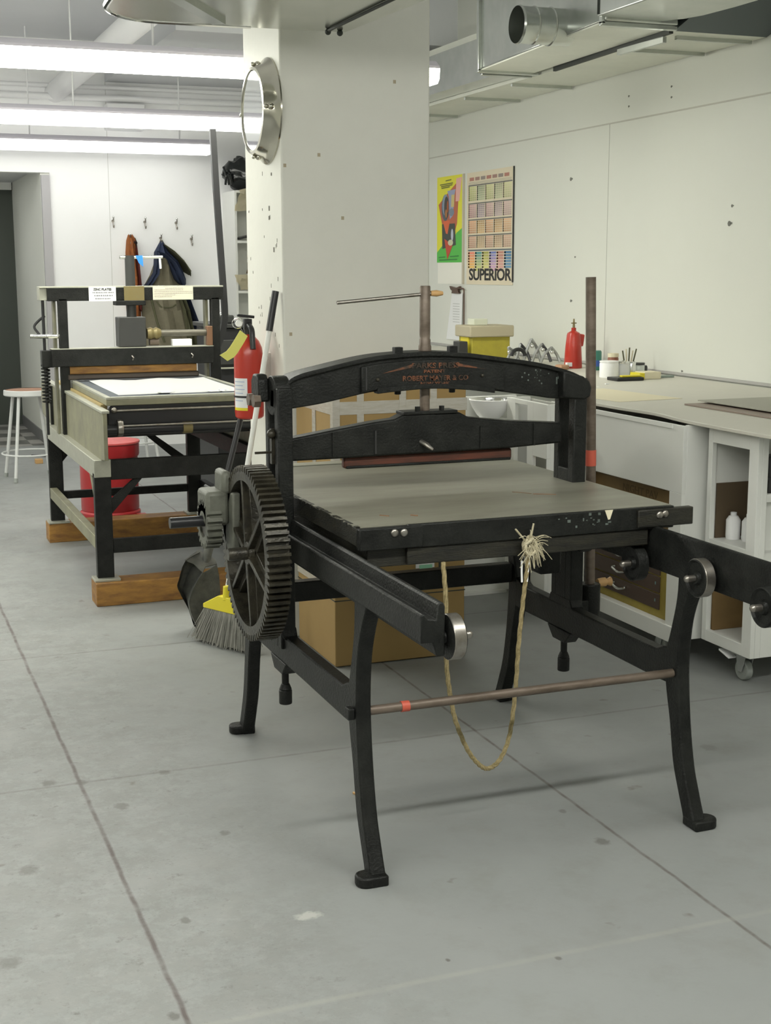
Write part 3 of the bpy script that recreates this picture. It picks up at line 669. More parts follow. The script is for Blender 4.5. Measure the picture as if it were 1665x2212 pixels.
# ------------------------------------------------------------------ fire extinguisher
EX = Vector((.372, 2.6, 0))
t = thing('fire_extinguisher', 'red fire extinguisher with a yellow tag, hung on the column', 'fire extinguisher', (EX.x, EX.y, .93))
obj('cylinder', lathe(B(), [(0, .925), (.052, .925), (.060, .932), (.062, .95), (.062, 1.19), (.058, 1.225), (.046, 1.252), (.028, 1.272), (.018, 1.28), (0, 1.28)], EX, 'z', 40), RED, t)
bm = B(); cyl(bm, EX+Vector((0, 0, 1.275)), EX+Vector((0, 0, 1.32)), .017)
box(bm, EX.x-.018, EX.x+.016, EX.y-.013, EX.y+.013, 1.30, 1.345); obj('valve', bm, BLACKP, t, bev=.003)
bm = B(); box(bm, EX.x-.045, EX.x+.028, EX.y-.010, EX.y+.010, 1.350, 1.362, rot=(0, .12, 0)); obj('lever', bm, BLACKP, t, bev=.003)
obj('nozzle', tube(B(), smooth_line([EX+Vector((.0, -.01, 1.32)), EX+Vector((.004, -.045, 1.30)), EX+Vector((.004, -.055, 1.25)), EX+Vector((.004, -.062, 1.22))], 5), .012, 12), BLACKP, t)
bm = B(); cc = EX+Vector((-.050, -.02, 1.327)); tube(bm, [cc+Vector((.021*math.cos(a), -.006*math.cos(a), .021*math.sin(a))) for a in [2*PI*k/20 for k in range(21)]], .002, 6); obj('pull_pin_ring', bm, CHROME, t)
obj('gauge', lathe(B(), [(0, -.006), (.014, -.006), (.014, .004), (0, .004)], EX+Vector((-.047, -.028, 1.327)), 'y', 18), PAPER, t)
obj('inspection_tag', ribbon(B(), [EX+Vector((-.035, -.062, 1.288)), EX+Vector((-.058, -.070, 1.255)), EX+Vector((-.085, -.075, 1.218)), EX+Vector((-.100, -.08, 1.203)), EX+Vector((-.130, -.085, 1.188))], (.036, .015, -.026), .0012), YTAG, t)
obj('tag_wire', tube(B(), [EX+Vector((-.040, -.03, 1.31)), EX+Vector((-.036, -.062, 1.285))], .0012, 5), CHROME, t)
def arc_label(a0, a1, z0, z1, r):
    bm = B(); n = 10; ps = []
    for k in range(n+1):
        a = a0+(a1-a0)*k/n; ps.append((EX.x+r*math.cos(a), EX.y+r*math.sin(a), EX.x+(r-.002)*math.cos(a), EX.y+(r-.002)*math.sin(a)))
    for p, q in zip(ps, ps[1:]):
        bm.faces.new([bm.verts.new(v) for v in ((p[0], p[1], z0), (q[0], q[1], z0), (q[0], q[1], z1), (p[0], p[1], z1))])
    bmesh.ops.remove_doubles(bm, verts=bm.verts, dist=1e-5); return bm
lb = obj('label', arc_label(-PI*.98, -PI*.62, .968, 1.098, .0632), LABELM, t)
obj('label_band', arc_label(-PI*.98, -PI*.62, .962, .974, .0635), YELLOW, lb)
for k in range(6): obj('print_line', arc_label(-PI*.95, -PI*(.68+.04*(k % 2)), 1.082-.016*k, 1.085-.016*k, .0636), mat('print_blue', (.35, .42, .60), .6), lb)
obj('strap', lathe(B(), [(.0635, 1.016), (.0655, 1.016), (.0655, 1.024), (.0635, 1.024)], EX, 'z', 36, cap=False), BLACKP, t)
obj('wall_bracket', box(B(), EX.x+.055, .466, EX.y-.02, EX.y+.02, 1.0, 1.20), CHROME, t, bev=.002)

# ------------------------------------------------------------------ broom and dustpan leaning on the column
t = thing('broom', 'broom with white pole, yellow head and grey bristles leaning on the column', 'broom', (.2, 2.37, 0))
bt = Vector((.443, 2.42, 1.462)); bb = Vector((.196, 2.37, .22)); dv = (bt-bb).normalized()
obj('pole', tube(B(), [bb, bt-dv*.01], .0115, 16), WHITE, t)
obj('grip', tube(B(), [bt-dv*.165, bt], .0145, 16), BLACKP, t)
hd = Vector((.46, -.89, 0)); nd = Vector((.89, .46, 0)); hc = Vector((.190, 2.345, .165))
def bp(u, v, z): return hc+hd*u+nd*v+Vector((0, 0, z-hc.z))
bm = B()
for sx in (-1, 1):
    A_ = [bm.verts.new(bp(u, sx*.016, z)) for u, z in ((-.135, .150), (-.135, .168), (-.040, .215), (.040, .215), (.135, .168), (.135, .150))]
    bm.faces.new(A_ if sx > 0 else A_[::-1])
    if sx < 0: A0 = A_
for i in range(6): bm.faces.new((A0[i], A0[(i+1) % 6], A_[(i+1) % 6], A_[i]))
cyl(bm, bp(0, 0, .20), bp(.0, 0, .26), .019, .015); obj('head', bm, YELLOW, t, bev=.003)
bm = B()
for k in range(420):
    u = random.uniform(-1, 1); v = random.uniform(-1, 1); p0 = bp(u*.130, v*.013, .152); p1 = bp(u*.185+random.gauss(0, .004)-.012, v*.045-.01, random.uniform(.0, .012)+.012*abs(u))
    s_ = hd*.0013; n_ = nd*.0013
    q = [bm.verts.new(x) for x in (p0-s_, p0+n_, p0+s_, p1-s_, p1+n_, p1+s_)]
    for a, b_, c, d in ((0, 1, 4, 3), (1, 2, 5, 4), (2, 0, 3, 5)): bm.faces.new((q[a], q[b_], q[c], q[d]))
br = obj('bristles', bm, BRISTLE, t, kind='stuff')
bm = B()
A_ = [bm.verts.new(bp(u, v, .150)) for u, v in ((-.128, -.012), (.128, -.012), (.128, .012), (-.128, .012))]; C_ = [bm.verts.new(bp(u, v, .012)) for u, v in ((-.175, -.030), (.165, -.030), (.165, .022), (-.175, .022))]
bm.faces.new(A_); bm.faces.new(C_)
for i in range(4): bm.faces.new((A_[i], A_[(i+1) % 4], C_[(i+1) % 4], C_[i]))
obj('bristle_core', bm, BRISTLE, t)
t = thing('dustpan', 'black long-handled dustpan standing behind the toothed wheel', 'dustpan', (.15, 2.7, 0))
dt = Vector((.448, 2.735, 1.20)); db = Vector((.172, 2.65, .285))
obj('handle', tube(B(), [db, dt], .0125, 14), BLACKP, t)
obj('handle_socket', tube(B(), [db, db+(dt-db).normalized()*.10], .019, 14), DUSTP, t)
# scoop: flat back plate, hollow side shell bulging toward the aisle
RIM = [(.155, 2.66, .345), (.085, 2.64, .315), (.054, 2.64, .234), (.049, 2.64, .195), (.095, 2.64, .097), (.113, 2.64, .029), (.133, 2.64, .006)]
EDG = [(.150, 2.60, .265), (.130, 2.60, .238), (.109, 2.60, .203), (.093, 2.60, .164), (.088, 2.60, .134), (.099, 2.60, .081), (.130, 2.60, .006)]
def sheet(bm, G, off):
    R = [[bm.verts.new(p) for p in row] for row in G]; R2 = [[bm.verts.new(Vector(p)+off) for p in row] for row in G]
    for RR in (R, R2):
        for a, b_ in zip(RR, RR[1:]):
            for k in range(len(a)-1): bm.faces.new((a[k], a[k+1], b_[k+1], b_[k]))
    for k in range(len(R[0])-1):
        bm.faces.new((R[0][k], R[0][k+1], R2[0][k+1], R2[0][k])); bm.faces.new((R[-1][k], R[-1][k+1], R2[-1][k+1], R2[-1][k]))
    for a, b_, c, d in zip(R, R[1:], R2, R2[1:]): bm.faces.new((a[0], b_[0], d[0], c[0])); bm.faces.new((a[-1], b_[-1], d[-1], c[-1]))
rs = smooth_line(RIM, 3); es = smooth_line(EDG, 3)
G = [[r, r.lerp(e, .25)+Vector((.01, .07, 0)), r.lerp(e, .6)+Vector((.01, .09, 0)), e+Vector((0, .03, 0)), e] for r, e in zip(rs, es)]
bm = B(); sheet(bm, G, Vector((.002, .004, 0))); obj('hollow_shell', bm, DUSTP, t)
pl = [(.150, 2.60, .265), (.221, 2.63, .290), (.236, 2.64, .200), (.232, 2.64, .115), (.180, 2.62, .04), (.140, 2.60, .004)]
G = [[Vector(e), Vector(e).lerp(Vector(q), .5)+Vector((0, -.006, 0)), Vector(q)] for e, q in zip([EDG[k] for k in (0, 2, 3, 4, 5, 6)], [(.221, 2.63, .290), (.232, 2.64, .24), (.236, 2.64, .18), (.232, 2.64, .115), (.18, 2.62, .04), (.140, 2.605, .004)])]
bm = B(); sheet(bm, G, Vector((0, .005, 0))); obj('back_plate', bm, DUSTP, t)
G = [[Vector((.085, 2.65, .315)), Vector((.12, 2.64, .30)), Vector((.150, 2.60, .265))], [Vector((.155, 2.68, .350)), Vector((.165, 2.66, .33)), Vector((.168, 2.62, .285))], [Vector((.221, 2.67, .305)), Vector((.223, 2.65, .297)), Vector((.221, 2.63, .290))]]
bm = B(); sheet(bm, G, Vector((0, 0, .004))); obj('collar', bm, DUSTP, t)

# ------------------------------------------------------------------ second press further back
F = thing('printing_press', 'dark steel press on wooden skids in the background with signs on its crossbeam', 'printing press', (.26, 4.1, 0))
for y0, lab in ((3.235, None), (4.87, None)):
    obj('wooden_skid', box(B(), -.205, .725, y0, y0+.145, 0, .11), ORANGEWOOD, F, bev=.004)
XL, XR = -.185, .70
for x, sg in ((XL, 1), (XR-.078, -1)):
    for y in (3.30, 4.905):
        bm = B(); box(bm, x, x+.078, y, y+.045, .12, .62); lg = obj('leg', bm, IRON, F, bev=.003)
        obj('foot_plate', box(B(), x-.02, x+.10, y-.04, y+.07, .11, .122), PLATEED, lg, bev=.002)
    xo = x if sg > 0 else x+.066
    bm = B(); box(bm, x, x+.078, 3.29, 4.96, .60, .682); obj('side_rail', bm, PLATEED if sg > 0 else IRON, F, bev=.003)
    bm = B(); box(bm, xo, xo+.04, 3.33, 4.92, .255, .315); obj('low_side_rail', bm, PLATE if sg > 0 else IRON, F, bev=.003)
    xp = x+.035 if sg > 0 else x+.025
    bm = B(); prism(bm, [(3.20, .69), (3.20, .905), (4.0, .912), (5.36, .912), (5.40, .80), (5.36, .70), (4.9, .66), (3.5, .665)], 'x', xp, xp+.018); obj('side_plate', bm, PLATE, F, bev=.002)
    obj('plate_lip', box(B(), xp-.006, xp+.03, 3.20, 5.36, .905, .918), PLATEED, F, bev=.002)
    bm = B(); y = 3.32
    prism(bm, [(x+.078, .42), (x+.078, .49), (x+.078+.13, .60), (x+.078+.165, .60)] if sg > 0 else [(x, .42), (x, .49), (x-.13, .60), (x-.165, .60)], 'y', y, y+.02); obj('knee_brace', bm, IRON, F, bev=.002)
    bm = B(); prism(bm, [(3.345, .44), (3.345, .50), (3.45, .60), (3.51, .60)], 'x', xo+.01, xo+.03); obj('knee_brace', bm, PLATE, F, bev=.002)
    bm = B(); prism(bm, [(x+.078, .46), (x+.078, .55), (x+.078+.07, .60), (x+.078+.12, .60)] if sg > 0 else [(x, .38), (x, .45), (x-.20, .60), (x-.25, .60)], 'y', 4.92, 4.94); obj('knee_brace', bm, IRON, F, bev=.002)
    obj('back_brace', box(B(), x+.02, x+.05, 4.88, 4.905, .60, .90), IRON, F)
obj('front_rail', box(B(), XL+.078, XR-.078, 3.30, 3.345, .585, .678), IRON, F, bev=.003)
obj('rear_rail', box(B(), XL+.078, XR-.078, 4.91, 4.95, .60, .68), IRON, F, bev=.003)
obj('low_front_rail', box(B(), XL+.078, XR-.078, 3.31, 3.34, .235, .302), IRON, F, bev=.003)
obj('low_rear_rail', box(B(), XL+.078, XR-.078, 4.915, 4.945, .245, .29), IRON, F, bev=.003)
# bed with raised rim
fb = obj('bed', box(B(), -.112, .635, 3.325, 4.72, .928, .955), PLATE, F, bev=.003)
bm = B()
box(bm, -.112, -.088, 3.325, 4.72, .955, .968); box(bm, .611, .635, 3.325, 4.72, .955, .968); box(bm, -.088, .611, 3.325, 3.35, .955, .968)
obj('bed_rim', bm, PLATEED, fb, bev=.002)
obj('blanket', box(B(), -.088, .61, 3.35, 4.70, .955, .962), BLANKET, fb)
obj('runner', box(B(), -.125, -.095, 3.40, 4.95, .90, .928), mat('ochre_runner', (.34, .26, .11), .6), fb)
bm = B(); prism(bm, [(-.105, .80), (-.105, .905), (-.085, .928), (.608, .928), (.628, .905), (.628, .80)], 'y', 3.335, 3.36); obj('end_board', bm, BLACKP, fb, bev=.002)
obj('front_rod', tube(B(), [(-.075, 3.32, .905), (.60, 3.32, .905)], .006, 10), STEEL, F)
obj('rod_knob', ball(B(), (-.078, 3.318, .908), .014), STEEL, F)
obj('low_rod', tube(B(), [(-.06, 3.30, .835), (.60, 3.30, .835)], .005, 10), STEEL, F)
obj('roller', tube(B(), [(-.13, 3.34, .815), (.64, 3.34, .815)], .026, 16), BLACKP, F)
obj('collar', lathe(B(), [(0, -.012), (.038, -.012), (.040, 0), (.038, .012), (0, .012)], (-.055, 3.315, .825), 'x', 28), STEEL, F)
obj('roller_sleeve', tube(B(), [(.245, 3.335, .812), (.290, 3.335, .812)], .028, 14), BRASS, F)
obj('under_tray', box(B(), -.10, .62, 3.5, 4.8, .76, .80), BLACKP, F)
# gantry
YB = 4.38
for x in (XL-.005, XR-.068):
    u_ = obj('post', box(B(), x+.022, x+.068, YB-.02, YB+.03, .68, 1.40), IRON, F, bev=.003)
    obj('slotted_plate', box(B(), x, x+.014, YB+.03, YB+.09, .68, 1.40), PLATE, u_, bev=.002)
xb0, xb1 = -.262, .722
beam_ = obj('crossbeam', box(B(), xb0+.04, xb1, YB-.02, YB+.06, 1.388, 1.458), IRON, F, bev=.003)
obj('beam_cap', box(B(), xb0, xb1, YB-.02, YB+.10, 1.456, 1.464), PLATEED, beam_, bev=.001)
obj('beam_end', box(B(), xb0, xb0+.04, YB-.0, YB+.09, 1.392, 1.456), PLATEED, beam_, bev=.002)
sg1 = obj('sign', box(B(), -.008, .135, YB-.024, YB-.0195, 1.386, 1.461), LABELM, beam_, label='white paper sign about zinc plates')
tb = text_bm('ZINC PLATES', .017, face_my(.064, YB-.0245, 1.447), .0003, xs=.95, bold=.0006); obj('sign_lettering', tb, INK, sg1, smooth=False)
bm = B()
for z, xa, xb in ((1.431, .012, .122), (1.415, .02, .112), (1.399, .025, .105)):
    x = xa
    while x < xb: l = random.uniform(.004, .009); box(bm, x, x+l, YB-.0248, YB-.0238, z-.003, z+.003); x += l+random.uniform(.002, .005)
obj('small_print', bm, mat('faded_ink', (.2, .2, .22), .7), sg1, smooth=False, kind='stuff')
obj('brass_plate', box(B(), .178, .262+.024, YB-.026, YB-.0195, 1.384, 1.463), BRASS, beam_, label='square brass maker plate')
sg2 = obj('sign', box(B(), .333, .553, YB-.024, YB-.0195, 1.390, 1.461), mat('cream_sign', (.60, .60, .48), .6), beam_, label='cream paper sign with small print')
bm = B()
for k in range(6):
    z = 1.452-.009*k; x = .342; end = (.54, .50, .545, .545, .45, .43)[k]
    if k == 0: x = .40; end = .50
    while x < end: l = random.uniform(.003, .010); box(bm, x, x+l, YB-.0248, YB-.0238, z-.0015, z+.0015); x += l+random.uniform(.0015, .004)
obj('small_print', bm, mat('pale_print', (.42, .33, .30), .7), sg2, smooth=False, kind='stuff')
obj('screw_housing', box(B(), .133, .292, YB-.03, YB+.07, 1.362, 1.388), IRON, F, bev=.003)
obj('screw', tube(B(), [(.222, YB+.02, 1.28), (.222, YB+.02, 1.625)], .026, 18), GREYM, F)
obj('screw_block', box(B(), .142, .288, YB-.035, YB+.07, 1.142, 1.30), GREYM, F, bev=.004)
obj('pressure_beam', box(B(), -.215, .655, YB-.045, YB+.05, 1.045, 1.138), IRON, F, bev=.003)
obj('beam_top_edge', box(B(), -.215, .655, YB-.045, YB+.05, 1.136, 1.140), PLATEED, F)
for x, z in ((.205, 1.085), (.53, 1.09)): obj('hook', tube(B(), [(x, YB-.046, z+.01), (x+.006, YB-.06, z), (x+.002, YB-.05, z-.012)], .004, 6), STEEL, F)
for k in range(14): pass
sc_ = obj('scraper_box', box(B(), -.125, .565, YB-.02, YB+.03, 1.002, 1.045), ORANGEWOOD, F, bev=.006)
obj('scraper_holder', box(B(), -.135, .575, YB-.025, YB+.035, .972, 1.003), mat('dark_brown_metal', (.07, .055, .045), .45, .3), F, bev=.008)
# toggle pipe on the right of the block
bm = B(); cyl(bm, (.30, YB, 1.21), (.64, YB, 1.21), .018); obj('toggle_pipe', bm, mat('dull_pipe', (.13, .12, .095), .45, .4), F)
obj('knuckle', lathe(B(), [(0, 0), (.028, 0), (.034, .02), (.026, .035), (.034, .05), (.022, .075), (0, .075)], (.298, YB, 1.21), 'x', 16), BRASS, F, label='greasy brown knuckle joint')
obj('knuckle_bolt', lathe(B(), [(0, 0), (.02, 0), (.02, .05), (0, .05)], (.31, YB, 1.165), 'x', 12), RUSTY, F)
obj('pivot_block', box(B(), .625, .655, YB-.03, YB+.02, 1.14, 1.245), mat('rust_block', (.16, .08, .04), .6), F, bev=.003)
obj('lever_arm', tube(B(), smooth_line([(.708, 4.46, 1.13), (.735, 4.46, 1.20), (.752, 4.46, 1.29), (.750, 4.46, 1.40), (.735, 4.46, 1.70), (.720, 4.46, 2.0), (.708, 4.46, 2.30)], 5), .023, 4), BLACKP, F, smooth=False)
# T handle with blue tape
th = obj('tee_handle', tube(B(), [(.17, YB+.02, 1.615), (.40, YB+.02, 1.617)], .009, 12), CHROME, F)
obj('tee_end', tube(B(), [(.385, YB+.02, 1.617), (.388, YB+.02, 1.555)], .006, 10), PAPER, th)
bm = B(); prism(bm, [(.252, 1.625), (.290, 1.625), (.292, 1.565), (.268, 1.585)], 'y', YB+.005, YB+.009); obj('blue_tape', bm, BLUETAPE, th, smooth=False)
# spring and crank at the left
bm = B(); path = []
for k in range(12*14): a = 2*PI*k/14; path.append((-.243+.020*math.cos(a), YB+.03+.020*math.sin(a), .85+.21*k/(12*14)))
tube(bm, path, .005, 6); obj('coil_spring', bm, IRON, F)
bm = B(); cyl(bm, (-.243, YB+.03, .68), (-.243, YB+.03, 1.40), .008); obj('spring_rod', bm, BLACKP, F)
bm = B(); box(bm, -.262, -.20, YB, YB+.07, 1.04, 1.13); obj('spring_keeper', bm, IRON, F, bev=.003)
obj('crank_grip', tube(B(), [(-.315, YB+.02, 1.205), (-.165, YB+.02, 1.203)], .012, 12), CHROME, F)
obj('hose', tube(B(), smooth_line([(-.232, YB+.05, 1.31), (-.265, YB+.05, 1.285), (-.29, YB+.04, 1.255), (-.275, YB+.03, 1.225), (-.26, YB+.02, 1.205)], 5), .007, 8), BLACKP, F)
# paper on the bed
bm = B(); n = 10; rows = []
for i in range(n+1):
    rows.append([bm.verts.new((-.030+.62*j/n, 3.46+.86*i/n-.0*j, .9650+(.004*(1+math.sin(j*1.3))*(i/n)**4))) for j in range(n+1)])
for a, b_ in zip(rows, rows[1:]):
    for k in range(n): bm.faces.new((a[k], a[k+1], b_[k+1], b_[k]))
bmesh.ops.solidify(bm, geom=bm.faces[:], thickness=-.001)
tag(obj('paper_sheet', bm, PAPER), 'large white sheet of paper lying on the bed of the background press', 'paper')
tag(obj('white_box', box(B(), .435, .54, YB-.02, YB+.03, 1.1405, 1.177), PAPER, bev=.002), 'small white box on the pressure beam of the background press', 'box')

# ------------------------------------------------------------------ things around the second press
t = thing('waste_can', 'round red metal waste can with a lid under the background press', 'waste can', (.265, 5.55, 0))
c_ = Vector((.265, 5.55, 0))
obj('body', lathe(B(), [(0, .06), (.175, .06), (.180, .07), (.180, .40), (.176, .41), (0, .41)], c_, 'z', 40), REDCAN, t)
obj('base_ring', lathe(B(), [(0, .0), (.165, .0), (.188, .012), (.188, .05), (.178, .06), (0, .06)], c_, 'z', 40), REDCAN, t)
obj('lid_skirt', lathe(B(), [(0, .40), (.186, .40), (.190, .41), (.190, .485), (0, .485)], c_, 'z', 40), REDCAN, t)
obj('lid', lathe(B(), [(.192, .480), (.196, .486), (.194, .495), (.12, .505), (0, .508)], c_, 'z', 40), REDTOP, t)
obj('pedal', box(B(), .40, .46, 5.34, 5.42, .03, .045), REDCAN, t, bev=.004)
t = thing('stool', 'round stool with wooden seat and grey metal legs at the left edge', 'stool', (.01, 7.47, 0))
c_ = Vector((.01, 7.47, 0))
obj('seat', lathe(B(), [(0, .662), (.165, .662), (.172, .668), (0, .672)], c_, 'z', 36), mat('stool_wood', (.36, .19, .12), .6), t)
obj('seat_rim', lathe(B(), [(.170, .672), (.180, .668), (.182, .635), (.174, .628), (.166, .64), (.168, .662)], c_, 'z', 36, cap=False), STOOLM, t)
for a in (-2.22, -.72, .86, 2.43):
    top_ = c_+Vector((.135*math.cos(a), .135*math.sin(a), .64)); ft = c_+Vector((.235*math.cos(a), .235*math.sin(a), .0))
    lg = obj('leg', tube(B(), [ft+Vector((0, 0, .01)), top_], .0125, 12), STOOLM, t); obj('foot_cap', tube(B(), [ft, ft+(top_-ft)*.05], .016, 12), RUBBER, lg)
bm = B(); tube(bm, [c_+Vector((.212*math.cos(a), .212*math.sin(a), .195)) for a in [2*PI*k/40 for k in range(41)]], .007, 8); obj('foot_ring', bm, STOOLM, t)
# another stool behind the can: only its legs show
t2 = copy_tree(t); t2.location = (.86, 7.9, 0); t2['label'] = 'second stool behind the background press, only its legs in view'
t2['group'] = t['group'] = 'metal stools'
tag(obj('wood_offcut', box(B(), .13, .19, 8.25, 8.32, 0, .035), LIGHTWOOD, bev=.003), 'small pale wood offcut on the floor behind the stool', 'wood block')
tag(obj('metal_door_stop', box(B(), .14, .28, 8.7, 8.72, .0, .012, rot=(0, 0, -.8)), BLACKP), 'short dark strip on the floor behind the stool', 'strip')
# bag sitting on the right low rail
t = thing('bag', 'dark bag with teal and white folds on the floor behind the background press', 'bag', (1.06, 6.1, 0))
bm = B(); ball(bm, (1.07, 6.12, .27), .17, (1, .8, 1.55), 24, 16)
for v in bm.verts: v.co += Vector((math.sin(v.co.z*40)*.008, 0, math.sin(v.co.x*50)*.008))
obj('bag_body', bm, NAVY, t)
for k, (x0, x1, z0, z1, m_) in enumerate(((.955, 1.00, .22, .46, TEAL), (1.01, 1.055, .22, .50, TEAL), (.95, 1.06, .09, .13, TEAL), (.96, 1.02, .13, .18, PAPER), (.97, 1.10, .05, .075, LABELM), (1.065, 1.078, .22, .48, LABELM))):
    ps = smooth_line([(x0+.5*(x1-x0)+.01*math.sin(q), 5.975-.012*math.sin(q*1.1), z0+(z1-z0)*q/4) for q in range(5)], 3)
    obj('fold', ribbon(B(), ps, (x1-x0, .0, .0), .004), m_, t)
# dark equipment behind the extinguisher
t = thing('equipment_cabinet', 'black equipment cabinet between the background press and the column', 'cabinet', (1.05, 5.3, 0))
obj('body', box(B(), .86, 1.25, 5.1, 5.6, .0, 1.20), BLACKP, t, bev=.006)
obj('top', box(B(), .84, 1.27, 5.08, 5.62, 1.20, 1.225), GREYM, t, bev=.004)
obj('drawer_front', box(B(), .88, 1.23, 5.085, 5.10, .98, 1.13), GREYM, t, bev=.004)
obj('drawer_edge', box(B(), .88, 1.1, 5.07, 5.09, .955, .965), PLATEED, t, bev=.001)
t = thing('motor_box', 'small grey motor box on top of the black equipment cabinet', 'machine', (.93, 5.2, 1.225))
obj('case', box(B(), .88, .99, 5.15, 5.3, 1.225, 1.275), GREYM, t, bev=.008); obj('cap', ball(B(), (.935, 5.2, 1.277), .035, (1, 1, .5)), CHROME, t)
t = thing('tool_rest', 'dark sloping machine arm beside the background press', 'machine', (.78, 4.6, 0))
bm = B(); tube(bm, [(.765, 4.95, .70), (.80, 4.3, .64), (.84, 3.95, .60)], .022, 10); obj('arm', bm, RUSTY, t)
bm = B(); tube(bm, [(.775, 4.75, .735), (.81, 4.2, .675)], .007, 8); obj('rail', bm, STEEL, t)
bm = B(); prism(bm, [(.80, .0), (.86, .0), (.86, .55), (.92, .60), (.86, .66), (.80, .66)], 'y', 4.1, 4.4); obj('stand', bm, BLACKP, t, bev=.004)

# ------------------------------------------------------------------ back wall: hooks and coats
def coat_hook(x, z, lab):
    t = thing('coat_hook', lab, 'hook', (x, 9.1, z), 'coat hooks on the back wall')
    bm = B(); cyl(bm, (x, 9.1, z), (x, 9.085, z), .012, seg=12); tube(bm, smooth_line([(x, 9.09, z), (x, 9.055, z+.006), (x-.004, 9.04, z+.028)], 4), .005, 6)
    tube(bm, smooth_line([(x, 9.09, z-.01), (x, 9.07, z-.05), (x, 9.05, z-.055), (x, 9.045, z-.035)], 4), .005, 6); obj('hook_arms', bm, STEEL, t)
    obj('hook_tip', ball(B(), (x-.004, 9.04, z+.03), .011), CHROME, t)
coat_hook(.975, 1.965, 'empty coat hook, top row, nearest the door opening')
coat_hook(1.252, 1.960, 'empty coat hook, middle of the top row')
coat_hook(1.528, 1.955, 'empty coat hook, top row, nearest the black lever arm')
coat_hook(1.387, 1.822, 'coat hook holding the navy and khaki coat')
coat_hook(1.660, 1.815, 'empty coat hook in the lower row, right of the coats')
coat_hook(1.115, 1.822, 'coat hook holding the rust coloured coat')
def cloth(pts_rows, th=.03):
    """hanging cloth: rows of (x, z, bulge) from top to bottom; closed shell against the wall"""
    bm = B(); R = []
    for row in pts_rows:
        x0, x1, z, bulge = row; n = 14; ring = []
        for k in range(n+1):
            u = k/n; x = x0+(x1-x0)*u; y = 9.085-bulge*math.sin(PI*u)*(1+.28*math.sin(u*17+z*7)); ring.append(bm.verts.new((x, y, z+.01*math.sin(u*9))))
        for k in range(n, -1, -1): u = k/n; ring.append(bm.verts.new((x0+(x1-x0)*u, 9.097, z)))
        R.append(ring)
    for A_, C_ in zip(R, R[1:]):
        m_ = len(A_)
        for k in range(m_): bm.faces.new((A_[k], A_[(k+1) % m_], C_[(k+1) % m_], C_[k]))
    bm.faces.new(R[0]); bm.faces.new(R[-1][::-1]); return bm
t = thing('coat', 'narrow rust coloured coat hanging behind the screw of the background press', 'coat', (1.12, 9.1, 1.83))
obj('body', cloth([(1.10, 1.14, 1.845, .02), (1.085, 1.17, 1.80, .05), (1.075, 1.18, 1.70, .07), (1.07, 1.20, 1.5, .08), (1.06, 1.195, 1.3, .09), (1.07, 1.19, 1.1, .08), (1.09, 1.18, .92, .06)]), RUSTCL, t)
obj('lining', cloth([(1.145, 1.17, 1.78, .06), (1.15, 1.19, 1.6, .09), (1.165, 1.195, 1.4, .11), (1.165, 1.19, 1.2, .10)]), mat('dark_red_lining', (.12, .02, .015), .8), t)
obj('collar', cloth([(1.125, 1.165, 1.815, .03), (1.14, 1.178, 1.77, .075), (1.15, 1.165, 1.74, .05)]), BLACKP, t)
t = thing('coat', 'navy and khaki coat hanging behind the crossbeam of the background press', 'coat', (1.4, 9.1, 1.78))
obj('khaki_body', cloth([(1.38, 1.40, 1.80, .02), (1.34, 1.46, 1.70, .06), (1.32, 1.50, 1.60, .09), (1.28, 1.53, 1.5, .11), (1.22, 1.58, 1.4, .13), (1.20, 1.64, 1.2, .15), (1.20, 1.70, 1.0, .15), (1.22, 1.74, .86, .13)]), KHAKI, t)
obj('navy_shoulder', cloth([(1.378, 1.40, 1.79, .04), (1.325, 1.45, 1.70, .12), (1.40, 1.53, 1.62, .16), (1.43, 1.57, 1.54, .18), (1.46, 1.60, 1.46, .17), (1.50, 1.60, 1.42, .12)]), NAVY, t)
obj('left_sleeve', cloth([(1.325, 1.37, 1.70, .10), (1.318, 1.36, 1.60, .14), (1.30, 1.35, 1.52, .14), (1.25, 1.30, 1.44, .12), (1.20, 1.27, 1.39, .10)]), NAVY, t)
obj('hood_edge', cloth([(1.39, 1.41, 1.76, .10), (1.44, 1.50, 1.70, .14), (1.53, 1.58, 1.62, .14), (1.58, 1.65, 1.53, .10), (1.63, 1.64, 1.50, .04)]), OLIVE, t)
obj('navy_side', cloth([(1.55, 1.60, 1.38, .10), (1.60, 1.66, 1.2, .12), (1.66, 1.73, 1.0, .13), (1.70, 1.76, .88, .12)]), NAVY, t)
obj('olive_side', cloth([(1.46, 1.57, 1.36, .17), (1.50, 1.62, 1.2, .19), (1.52, 1.66, 1.0, .20), (1.54, 1.69, .88, .17)]), OLIVE, t)
obj('pocket_seam', tube(B(), smooth_line([(1.30, 8.95, 1.28), (1.34, 8.93, 1.23), (1.42, 8.92, 1.225), (1.47, 8.93, 1.25)], 4), .006, 6), OLIVE, t)
obj('strap', tube(B(), [(1.26, 8.96, 1.30), (1.30, 8.94, 1.1), (1.36, 8.93, .92)], .010, 6), OLIVE, t)

